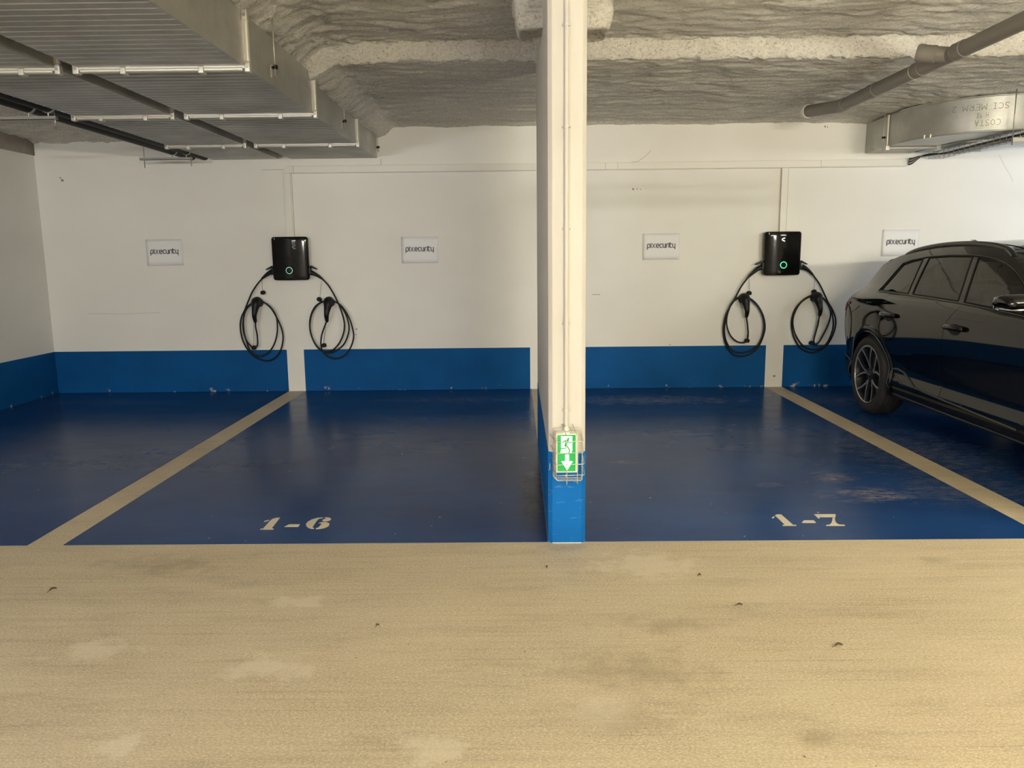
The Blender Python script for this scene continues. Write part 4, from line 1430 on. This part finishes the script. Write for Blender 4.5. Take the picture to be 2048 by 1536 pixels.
def side_panel(outer, holes, side, proud=0.0, step=0.04, rim=0.02):
    """triangulate a side-view outline (s, z) with holes and lift it onto the body side"""
    ob = resample(outer, rim)
    loops = [ob] + [resample(h, rim) for h in holes]
    verts, edges = [], []
    for lp in loops:
        b = len(verts)
        verts += lp
        edges += [(b + i, b + (i + 1) % len(lp)) for i in range(len(lp))]
    x0, x1 = min(p[0] for p in ob), max(p[0] for p in ob)
    y0, y1 = min(p[1] for p in ob), max(p[1] for p in ob)
    i = 0
    y = y0 + step / 2
    A = np.array([p for lp in loops for p in lp])
    while y < y1:
        x = x0 + step * (0.5 if i % 2 else 0.0) + 1e-4
        while x < x1:
            if in_poly((x, y), ob) and not any(in_poly((x, y), h) for h in holes):
                if ((A[:, 0] - x) ** 2 + (A[:, 1] - y) ** 2).min() > (0.45 * rim) ** 2:
                    verts.append((x, y))
            x += step
        y += step * 0.8
        i += 1
    vs, es, fs, *_ = delaunay_2d_cdt([Vector(p) for p in verts], edges, [], 0, 1e-5)
    tri = []
    for f_ in fs:
        cx_ = sum(vs[i].x for i in f_) / 3
        cy_ = sum(vs[i].y for i in f_) / 3
        if in_poly((cx_, cy_), ob) and not any(in_poly((cx_, cy_), h) for h in holes):
            tri.append(tuple(f_))
    P, N = [], []
    for p in vs:
        w = hwid(p.x, p.y)
        ws = (hwid(p.x + 0.01, p.y) - hwid(p.x - 0.01, p.y)) / 0.02
        wz = (hwid(p.x, p.y + 0.01) - hwid(p.x, p.y - 0.01)) / 0.02
        n = Vector((side, ws, -wz))
        n.normalize()
        P.append(Vector((CAR_X + side * w, CAR_Y - p.x, p.y)) + n * proud)
        N.append(n)
    out = []
    for f_ in tri:
        a, b, c_ = P[f_[0]], P[f_[1]], P[f_[2]]
        if (b - a).cross(c_ - a).dot(N[f_[0]]) < 0:
            f_ = (f_[0], f_[2], f_[1])
        out.append(f_)
    return P, out, N


def side_obj(name, mat, outer, holes, side, parent, proud=0.0, step=0.04, rim=0.02, thick=0.0):
    P, F, N = side_panel(outer, holes, side, proud, step, rim)
    used = sorted({i for f_ in F for i in f_})
    mp = {a: b for b, a in enumerate(used)}
    off = origin(parent)
    me = bpy.data.meshes.new(name)
    me.from_pydata([tuple(P[i] - off) for i in used], [], [tuple(mp[i] for i in f_) for f_ in F])
    me.materials.append(MATS[mat])
    me.polygons.foreach_set('use_smooth', [True] * len(me.polygons))
    me.normals_split_custom_set_from_vertices([tuple(N[i]) for i in used])
    o = bpy.data.objects.new(name, me)
    COL.objects.link(o)
    o.parent = parent
    ORG[o.name] = off.copy()
    return o


def surf(s, z, side, proud=0.0):
    w = hwid(s, z)
    ws = (hwid(s + 0.01, z) - hwid(s - 0.01, z)) / 0.02
    wz = (hwid(s, z + 0.01) - hwid(s, z - 0.01)) / 0.02
    n = Vector((side, ws, -wz)).normalized()
    return Vector((CAR_X + side * w, CAR_Y - s, z)) + n * proud


# outlines in side view (s from the tail, z)
top_line = [(s, zEdge(s)) for s in [0.0, 0.015, 0.03, 0.05, 0.07, 0.09, 0.12, 0.15, 0.18, 0.22, 0.26, 0.30, 0.34, 0.38, 0.42, 0.45, 0.47, 0.51, 0.55] + [0.62 + 0.07 * k for k in range(58)] + [4.70, 4.74, 4.77]]
bottom_line = [(4.77, 0.42), (4.74, 0.30), (4.60, 0.24), (4.25, 0.25), (3.35, 0.255), (2.4, 0.258), (1.35, 0.262), (0.45, 0.30), (0.15, 0.34), (0.03, 0.42), (0.0, 0.50)]
full_side = top_line + bottom_line
arch_r, arch_f = circle(ARCH[0]), circle(ARCH[1])
dlo = [(0.80, 1.185), (1.42, 1.180), (2.28, 1.158), (2.75, 1.138), (3.24, 1.112), (3.16, 1.178), (3.0, 1.268), (2.85, 1.345), (2.70, 1.408), (2.55, 1.455), (2.40, 1.487), (2.22, 1.508), (2.03, 1.520), (1.69, 1.522), (1.35, 1.508), (1.10, 1.480), (0.95, 1.446)]
rear_door = [(1.075, 1.165), (1.062, 1.056), (1.058, 0.94), (1.085, 0.845), (1.17, 0.78), (1.27, 0.70), (1.36, 0.60), (1.42, 0.50), (1.49, 0.43), (1.58, 0.395), (2.185, 0.378), (2.19, 0.56), (2.20, 0.815), (2.222, 0.976), (2.29, 1.062), (2.345, 1.148), (2.28, 1.150), (1.42, 1.173)]
front_door = [(2.352, 1.148), (2.297, 1.062), (2.229, 0.976), (2.207, 0.815), (2.197, 0.56), (2.192, 0.378), (3.22, 0.345), (3.29, 0.42), (3.325, 0.60), (3.335, 0.85), (3.30, 1.02), (3.255, 1.098), (2.75, 1.130)]
quarter_glass = [(0.825, 1.192), (1.405, 1.187), (1.365, 1.28), (1.275, 1.492), (1.10, 1.466), (0.965, 1.436)]
rear_glass = [(1.485, 1.186), (2.225, 1.167), (2.19, 1.24), (2.03, 1.512), (1.69, 1.514), (1.37, 1.500), (1.44, 1.30)]
front_glass = [(2.315, 1.164), (2.75, 1.146), (3.17, 1.124), (3.10, 1.196), (2.98, 1.262), (2.84, 1.334), (2.69, 1.397), (2.54, 1.443), (2.39, 1.476), (2.22, 1.497), (2.12, 1.505), (2.22, 1.33)]

for side in (-1, 1):
    body = side_obj('body_side', 'car_paint', full_side, [arch_r, arch_f, dlo, rear_door, front_door], side, car)
    rd_ = side_obj('rear_door', 'car_paint', offset_poly(rear_door, 0.0028), [arch_r], side, car)
    fd_ = side_obj('front_door', 'car_paint', offset_poly(front_door, 0.0028), [], side, car)
    # dark backing so that the shut lines read as gaps, and inner door lining
    side_obj('door_shut', 'car_matte', [(1.0, 0.30), (3.4, 0.30), (3.4, 1.03), (1.0, 1.03)], [circle((0.885, 0.375, 0.46)), circle((3.775, 0.375, 0.46))], side, car, -0.03, 0.08, 0.06)
    # pillars and frame round the glass
    side_obj('window_frame', 'car_gloss_trim', dlo, [quarter_glass, rear_glass, front_glass], side, car, -0.004, 0.04, 0.015)
    for gl_, mat in ((quarter_glass, 'glass_dark'), (rear_glass, 'glass_dark'), (front_glass, 'glass_light')):
        wn = side_obj('side_window', mat, gl_, [], side, car, -0.007, 0.05, 0.02)
        lp = resample(gl_, 0.03)
        obj('window_seal', MB().tube([surf(s, z, side, -0.003) for s, z in lp + lp[:1]], 0.0055, 6), 'car_matte', wn, smooth=True)
    # trims following lines on the body
    belt = [(s, z) for s, z in dlo[:5]]
    obj('belt_trim', MB().tube([surf(s, z - 0.006, side, 0.002) for s, z in resample(belt, 0.06, False)], 0.0075, 8), 'car_gloss_trim', car, smooth=True)
    obj('window_trim', MB().tube([surf(s, z, side, 0.001) for s, z in resample(dlo[5:] + dlo[:1], 0.04, False)], 0.006, 8), 'car_gloss_trim', car, smooth=True)
    sill = [(1.34, 0.500), (1.44, 0.512), (1.56, 0.500), (1.68, 0.448), (1.79, 0.402), (2.0, 0.390), (2.23, 0.380), (2.79, 0.360), (3.2, 0.345)]
    obj('sill_trim', MB().tube([surf(s, z, side, 0.004) for s, z in resample(sill, 0.03, False)], 0.0085, 8), 'car_satin_grey', car, smooth=True)
    low = [(1.36, 0.275), (1.8, 0.268), (2.4, 0.262), (3.3, 0.258)]
    obj('sill_edge', MB().tube([surf(s, z, side, 0.0) for s, z in resample(low, 0.06, False)], 0.010, 8), 'car_trim', car, smooth=True)
    # wheel arch cladding and liner
    for ci, (sc_, zc_, r_) in enumerate(ARCH):
        rows = []
        for rr, pr in ((r_ - 0.004, -0.035), (r_ - 0.004, 0.010), (r_ + 0.012, 0.017), (r_ + 0.055, 0.014), (r_ + 0.062, 0.001)):
            row = []
            for k in range(57):
                a = math.radians(-14 + 208 * k / 56)
                s, z = sc_ - rr * math.cos(a), zc_ + rr * math.sin(a)
                if s < 0.03:
                    s = 0.03
                row.append(surf(s, max(z, 0.24), side, pr))
            rows.append(row)
        obj('arch_trim', MB().grid(rows), 'car_paint', car, smooth=True, angle=50)
        rows = []
        for dx in (0.02, 0.42):
            rows.append([(CAR_X + side * (hwid(sc_, 0.6) - dx), CAR_Y - (sc_ - (r_ + 0.012) * math.cos(math.radians(a))), zc_ + (r_ + 0.012) * math.sin(math.radians(a))) for a in range(-20, 201, 8)])
        mb = MB().grid(rows)
        mb.add(rows[1], [tuple(range(len(rows[1])))])
        obj('wheel_well', mb, 'car_matte', car)
    # handles: recess, bar
    for s0, s1, z0 in ((1.145, 1.425, 0.985), (2.245, 2.515, 0.965)):
        par = rd_ if s0 < 2 else fd_
        cen, ax = (s0 + s1) / 2, (s1 - s0) / 2
        cup = [(cen + (ax * 0.62) * math.cos(2 * PI * k / 28), z0 - 0.012 + 0.044 * math.sin(2 * PI * k / 28)) for k in range(28)]
        side_obj('handle_cup', 'car_matte', cup, [], side, par, 0.0012, 0.03, 0.012)
        pts = []
        rad = []
        for k in range(13):
            q = k / 12
            pts.append(surf(s0 + (s1 - s0) * q, z0 + 0.004 - 0.004 * q, side, 0.002 + 0.034 * math.sin(PI * (0.06 + 0.88 * q)) ** 0.6))
            rad.append(0.025 * (0.55 + 0.45 * math.sin(PI * (0.05 + 0.9 * q)) ** 0.5))
        obj('door_handle', MB().tube(pts, rad, 12, flat=1.0, up=(0, 0, 1)), 'car_paint', par, smooth=True)
    # tail lamp wrapping round the corner
    tl_ = [(0.165, 0.950), (0.176, 1.000), (0.212, 1.044), (0.33, 1.056), (0.33, 1.032), (0.25, 1.004), (0.212, 0.950)]
    side_obj('tail_lamp', 'lamp_red', tl_, [], side, car, 0.006, 0.02, 0.012)
    side_obj('tail_lamp_bezel', 'car_gloss_trim', [(0.20, 0.970), (0.24, 1.006), (0.32, 1.030), (0.62, 1.028), (0.53, 0.985), (0.43, 0.955), (0.32, 0.945), (0.24, 0.950)], [], side, car, 0.003, 0.03, 0.015)
    # reflector strip on the bumper corner
    side_obj('bumper_strip', 'car_satin_grey', [(0.02, 0.498), (0.03, 0.520), (0.20, 0.50), (0.38, 0.47), (0.38, 0.455), (0.20, 0.482)], [], side, car, 0.006, 0.03, 0.015)
    side_obj('head_lamp', 'lamp_clear', [(4.25, 0.80), (4.25, 0.88), (4.50, 0.84), (4.66, 0.75), (4.64, 0.70), (4.45, 0.76)], [], side, car, 0.004, 0.03, 0.02)
    # roof rail
    rail = [(0.86, -0.030), (0.95, -0.016), (1.10, -0.008), (1.4, -0.004), (1.8, -0.003), (2.15, -0.004), (2.35, -0.010), (2.46, -0.018), (2.55, -0.034)]
    pts = []
    for s, dz in rail:
        w = hwid(s, zEdge(s)) - 0.015
        pts.append((CAR_X + side * w, CAR_Y - s, zEdge(s) + 0.018 + dz))
    obj('roof_rail', MB().tube(catmull(pts, 4), 0.024, 12, flat=1.0), 'car_gloss_trim', car, smooth=True)
    # mirror
    mroot = []
    mz, ms = 1.207, 3.30
    prof_ = [(-0.175, 0.015), (-0.165, 0.038), (-0.12, 0.062), (-0.05, 0.074), (0.03, 0.072), (0.08, 0.058), (0.11, 0.034), (0.118, 0.012)]
    mb = MB()
    # housing lofted sideways, rounded at the outer end
    rows = []
    for xx, sc2 in ((0.0, 0.55), (0.02, 0.80), (0.06, 0.97), (0.12, 1.0), (0.18, 0.93), (0.215, 0.72), (0.23, 0.40), (0.233, 0.12)):
        row = []
        for k in range(24):
            a = 2 * PI * k / 24
            ca, sa = math.cos(a), math.sin(a)
            yy = (0.115 if ca < 0 else 0.085) * abs(ca) ** 0.75 * math.copysign(1, ca)
            zz = (0.066 if sa > 0 else 0.048) * abs(sa) ** 0.8 * math.copysign(1, sa)
            row.append((CAR_X + side * (0.975 + xx), CAR_Y - ms + yy * (0.75 + 0.25 * sc2), mz + zz * sc2 + 0.02 * xx))
        row.append(row[0])
        rows.append(row)
    mb.grid(rows)
    mi = obj('mirror', mb, 'car_paint', car, smooth=True, angle=60)
    mb = MB()
    mb.tube([(CAR_X + side * (1.02 + 0.175 * q), CAR_Y - ms + 0.092 - 0.060 * q * q, mz - 0.040 + 0.006 * q) for q in [k / 8 for k in range(9)]], 0.011, 8, flat=0.8)
    mb.tube([(CAR_X + side * (1.200 - 0.205 * q), CAR_Y - ms - 0.010 - 0.082 * min(1.0, 2.4 * q) ** 0.6, mz - 0.034 + 0.004 * (1 - q)) for q in [k / 12 for k in range(13)]], 0.0125, 8, flat=0.9)
    obj('indicator_strip', mb, 'car_silver', mi, smooth=True)
    obj('mirror_arm', MB().tube([(CAR_X + side * 0.90, CAR_Y - ms - 0.01, mz - 0.085), (CAR_X + side * 0.98, CAR_Y - ms - 0.005, mz - 0.062), (CAR_X + side * 1.05, CAR_Y - ms, mz - 0.045)], [0.045, 0.032, 0.03], 12, flat=0.55), 'car_trim', mi, smooth=True)
    mb = MB()
    obj('mirror_glass', MB().box(CAR_X + side * 1.10 - 0.085, CAR_X + side * 1.10 + 0.085, CAR_Y - ms + 0.086, CAR_Y - ms + 0.090, mz - 0.032, mz + 0.042), 'car_silver', mi, bevel=0.002)


def top_rows(s0, s1, lift=0.0, umax=1.0, n=None, nu=28):
    ss = []
    s = s0
    while s < s1 - 1e-6:
        ss.append(s)
        steep = abs(zTop(s + 0.005) - zTop(s - 0.005)) / 0.01
        s += max(0.006, 0.05 / (1 + 2.0 * steep))
    ss.append(s1)
    rows = []
    for s in ss:
        ze, zt_ = zEdge(s), zTop(s)
        w = hwid(s, ze)
        row = []
        for k in range(nu + 1):
            u = umax * (-1 + 2 * k / nu)
            row.append(Vector((CAR_X + u * w, CAR_Y - s, zt_ - (zt_ - ze) * abs(u) ** 2.4)) + Vector((0, lift * 0.6, lift)))
        rows.append(row)
    return rows


obj('tailgate', MB().grid(top_rows(0.0, 0.46)), 'car_paint', car, smooth=True, angle=60)
obj('rear_window', MB().grid(top_rows(0.24, 0.43, 0.006, 0.86)), 'glass_dark', car, smooth=True)
obj('roof', MB().grid(top_rows(0.46, 2.52)), 'car_paint', car, smooth=True, angle=60)
obj('roof_glass', MB().grid(top_rows(1.25, 2.40, 0.005, 0.80)), 'car_gloss_trim', car, smooth=True)
obj('windscreen', MB().grid(top_rows(2.52, 3.62)), 'glass_light', car, smooth=True)
obj('bonnet', MB().grid(top_rows(3.62, 4.77)), 'car_paint', car, smooth=True, angle=60)
# spoiler lip
sp = [[(CAR_X + u * 0.60, CAR_Y - 0.46 - 0.03 + dy, 1.52 + dz - 0.05 * abs(u) ** 3) for u in [-1 + 2 * k / 20 for k in range(21)]] for dy, dz in ((-0.12, 0.022), (0.0, 0.010), (0.055, -0.004), (0.058, -0.016), (0.0, -0.03))]
obj('roof_spoiler', MB().grid(sp), 'car_paint', car, smooth=True, angle=50)
obj('roof_antenna', MB().tube([(CAR_X, CAR_Y - 0.92, 1.60), (CAR_X, CAR_Y - 0.86, 1.640), (CAR_X, CAR_Y - 0.80, 1.655)], [0.035, 0.02, 0.006], 10, flat=1.0), 'car_paint', car, smooth=True)
# rear and front caps
def cap(s, name):
    zs = [0.36 + (zEdge(s) - 0.36) * k / 8 for k in range(9)] if s < 1 else [0.30 + (zEdge(s) - 0.30) * k / 8 for k in range(9)]
    rows = [[(CAR_X + u * hwid(s, z), CAR_Y - s, z) for u in [-1 + 2 * k / 16 for k in range(17)]] for z in zs]
    u_ = [-1 + 2 * k / 16 for k in range(17)]
    ze, zt_ = zEdge(s), zTop(s)
    rows.append([(CAR_X + u * hwid(s, ze), CAR_Y - s, zt_ - (zt_ - ze) * abs(u) ** 2.4) for u in u_])
    return obj(name, MB().grid(rows), 'car_paint', car, smooth=True)


cap(0.0, 'rear_bumper')
cap(LEN, 'front_bumper')
obj('grille', MB().prism([(CAR_X - 0.48, CAR_Y - LEN - 0.004, 0.50), (CAR_X - 0.40, CAR_Y - LEN - 0.004, 0.34), (CAR_X + 0.40, CAR_Y - LEN - 0.004, 0.34), (CAR_X + 0.48, CAR_Y - LEN - 0.004, 0.50)], (0, 0.004, 0)), 'car_gloss_trim', car)
obj('number_plate', MB().box(CAR_X - 0.26, CAR_X + 0.26, CAR_Y - 0.001, CAR_Y + 0.008, 0.46, 0.57), 'car_trim', car, bevel=0.002)
obj('light_bar', MB().tube([(CAR_X + 0.70 * u, CAR_Y - 0.158 + 0.006 * (1 - u * u), 1.0) for u in [-1 + 2 * k / 12 for k in range(13)]], 0.018, 10), 'lamp_red', car, smooth=True)
# floor pan
mb = MB()
mb.box(CAR_X - 0.86, CAR_X + 0.86, CAR_Y - 3.34, CAR_Y - 1.33, 0.225, 0.30)
mb.box(CAR_X - 0.50, CAR_X + 0.50, CAR_Y - 4.6, CAR_Y - 0.15, 0.27, 0.34)
obj('floor_pan', mb, 'car_matte', car)
mb = MB()
mb.box(CAR_X - 0.80, CAR_X + 0.80, CAR_Y - 3.4, CAR_Y - 0.35, 0.55, 0.60)
mb.box(CAR_X - 0.80, CAR_X + 0.80, CAR_Y - 3.62, CAR_Y - 3.15, 0.60, 1.04)
obj('cabin_floor', mb, 'cabin_lining', car, bevel=0.02)
for side in (-1, 1):
    obj('door_lining', MB().box(CAR_X + side * 0.855 - 0.02, CAR_X + side * 0.855 + 0.02, CAR_Y - 3.3, CAR_Y - 0.7, 0.55, 1.10), 'cabin_lining', car, bevel=0.01)


def seat(x, s, w, name, rake=0.20):
    y = CAR_Y - s
    st_ = obj(name, MB().box(x - w / 2, x + w / 2, y - 0.26, y + 0.26, 0.60, 0.78), 'seat_cloth', car, bevel=0.05, segs=3)
    mb = MB().prism([(x - w / 2 + 0.01, y + 0.20, 0.72), (x - w / 2 + 0.01, y + 0.34, 0.72), (x - w / 2 + 0.01, y + 0.34 + rake * 0.6, 1.24), (x - w / 2 + 0.01, y + 0.25 + rake * 0.6, 1.26)], (w - 0.02, 0, 0))
    obj('seat_back', mb, 'seat_cloth', st_, bevel=0.035, segs=3)
    for hx in ([x] if w < 0.7 else [x - 0.42, x, x + 0.42]):
        yy = y + 0.28 + rake * 0.62
        for e in (-0.06, 0.06):
            obj('headrest_post', MB().tube([(hx + e, yy, 1.22), (hx + e, yy + 0.01, 1.34)], 0.006, 8), 'car_silver', st_, smooth=True)
        obj('headrest', MB().box(hx - 0.125, hx + 0.125, yy - 0.04, yy + 0.06, 1.29, 1.455), 'seat_cloth', st_, bevel=0.035, segs=3)


seat(CAR_X - 0.38, 2.55, 0.54, 'front_seat')
seat(CAR_X + 0.38, 2.55, 0.54, 'front_seat')
seat(CAR_X, 1.62, 1.30, 'rear_seat')
obj('steering_wheel', MB().lathe([(0.175, -0.014), (0.19, 0), (0.175, 0.014), (0.16, 0), (0.175, -0.014)], (CAR_X + 0.38, CAR_Y - 2.98, 1.02), (0, 1, 0.45), (1, 0, 0), 28, caps=False), 'satin_black', car, smooth=True)

# wheels ---------------------------------------------------------
WR, RIM = 0.380, 0.283


def wheel(s, side):
    wx = CAR_X + side * 0.962       # outer face of the tyre
    c0 = Vector((wx, CAR_Y - s, WR))
    ax = Vector((side, 0, 0))
    tw = 0.255
    prof_ = [(RIM - 0.012, -tw + 0.02), (RIM + 0.02, -tw), (WR - 0.03, -tw + 0.005), (WR - 0.006, -tw + 0.035)]
    x = -tw + 0.035
    for g in range(4):                # tread ribs with grooves between
        x += 0.035
        prof_ += [(WR, x - 0.001), (WR - 0.009, x), (WR - 0.009, x + 0.008), (WR, x + 0.009)]
        x += 0.009
    prof_ += [(WR - 0.005, -0.036), (WR - 0.026, -0.008), (WR - 0.060, 0.0), (RIM + 0.018, -0.006), (RIM - 0.002, -0.012), (RIM - 0.012, -0.022)]
    ty = obj('tyre', MB().lathe(prof_, c0, ax, (0, 0, 1), 72, caps=False), 'tyre', car, smooth=True, angle=35)
    # sipes across the shoulder
    mb = MB()
    for k in range(64):
        a = 2 * PI * k / 64
        u_ = Vector((0, math.cos(a), math.sin(a)))
        w_ = Vector((0, -math.sin(a), math.cos(a)))
        p = c0 + u_ * (WR - 0.0045)
        mb.add([p + ax * dx + w_ * (dw + sk) + u_ * du for dx, sk in ((-0.036, 0.0), (-0.075, 0.010)) for dw in (-0.002, 0.002) for du in (0.0, 0.0055)],
               [(0, 1, 3, 2), (4, 6, 7, 5), (0, 4, 5, 1), (2, 3, 7, 6), (1, 5, 7, 3)])
    obj('tread_sipes', mb, 'car_matte', ty)
    rim = obj('rim', MB().lathe([(RIM, -0.016), (RIM + 0.004, -0.010), (RIM - 0.006, -0.006), (RIM - 0.013, -0.012), (RIM - 0.022, -0.05), (RIM - 0.035, -0.19), (RIM - 0.012, -0.235)], c0, ax, (0, 0, 1), 72, caps=False), 'wheel_dark', car, smooth=True, angle=40)
    obj('rim_lip', MB().lathe([(RIM - 0.014, -0.0135), (RIM - 0.013, -0.0105), (RIM - 0.005, -0.0045), (RIM - 0.0035, -0.006)], c0, ax, (0, 0, 1), 72, caps=False), 'wheel_face', rim, smooth=True)
    obj('brake_disc', MB().lathe([(0.09, -0.13), (0.175, -0.13), (0.175, -0.105), (0.09, -0.10)], c0, ax, (0, 0, 1), 40), 'brake_disc', rim, smooth=True, angle=40)
    obj('brake_caliper', MB().box(c0.x - side * 0.15 - 0.035, c0.x - side * 0.15 + 0.065, c0.y + 0.10, c0.y + 0.175, WR - 0.08, WR + 0.09), 'wheel_dark', rim, bevel=0.015)
    obj('wheel_back', MB().lathe([(0.245, -0.17), (0.245, -0.165)], c0, ax, (0, 0, 1), 40), 'car_matte', rim)
    for k in range(5):
        a0 = math.radians(72 * k + 8)

        def P(r, a, dx):
            return c0 + Vector((0, math.cos(a0 + a), math.sin(a0 + a))) * r + ax * dx
        for sg in (-1, 1):
            # one arm of the V: dark body under a machined face
            a_in, a_out = sg * 0.20, sg * 0.37
            wi, wo = 0.14, 0.050
            outl = []
            for r, am, hw_ in ((0.060, sg * 0.06, 0.24), (0.11, sg * 0.09, 0.150), (0.18, sg * 0.23, 0.090), (0.268, a_out, 0.066)):
                outl.append((r, am - hw_ * 0.9, am + hw_ * 0.9))
            pl = [P(r, a, 0) for r, a, b in outl] + [P(r, b, 0) for r, a, b in reversed(outl)]
            lay = [-0.042, -0.036, -0.026, -0.014]
            zoff = {0: 0}
            tops = [p + ax * (lay[i] if i < 4 else lay[7 - i]) for i, p in enumerate(pl)]
            bots = [p - ax * 0.030 for p in tops]
            mb = MB()
            mb.add(tops + bots, [tuple(range(8)), tuple(8 + i for i in reversed(range(8)))] + [(i, 8 + i, 8 + (i + 1) % 8, (i + 1) % 8) for i in range(8)])
            spk = obj('spoke', mb, 'wheel_dark', rim)
            outl2 = [(r, am - hw_ * 0.42 + sg * hw_ * 0.30, am + hw_ * 0.42 + sg * hw_ * 0.30) for r, am, hw_ in ((0.070, sg * 0.06, 0.14), (0.11, sg * 0.08, 0.15), (0.18, sg * 0.23, 0.095), (0.269, a_out, 0.078))]
            rows = [[P(r, a, lay[i] + 0.0015) for i, (r, a, b) in enumerate(outl2)], [P(r, b, lay[i] + 0.0015) for i, (r, a, b) in enumerate(outl2)]]
            obj('spoke_face', MB().grid(rows), 'wheel_face', rim)
    obj('hub', MB().lathe([(0.072, -0.075), (0.070, -0.045), (0.050, -0.040), (0.034, -0.038), (0.030, -0.032), (0.004, -0.030)], c0, ax, (0, 0, 1), 32), 'wheel_dark', rim, smooth=True, angle=40)
    mb = MB()
    for k in range(4):
        cc_ = c0 + Vector((side * -0.029, (k - 1.5) * 0.0095, 0))
        mb.lathe([(0.0062, 0), (0.0076, 0), (0.0076, 0.001), (0.0062, 0.001)], cc_, ax, (0, 0, 1), 16, caps=False)
    obj('hub_badge', mb, 'wheel_face', rim)
    for k in range(5):
        a = math.radians(72 * k + 44)
        obj('wheel_bolt', MB().lathe([(0.010, -0.05), (0.010, -0.036)], c0 + Vector((0, math.cos(a), math.sin(a))) * 0.055, ax, (0, 0, 1), 6), 'car_matte', rim)


for side in (-1, 1):
    for s in (0.885, 3.775):
        wheel(s, side)
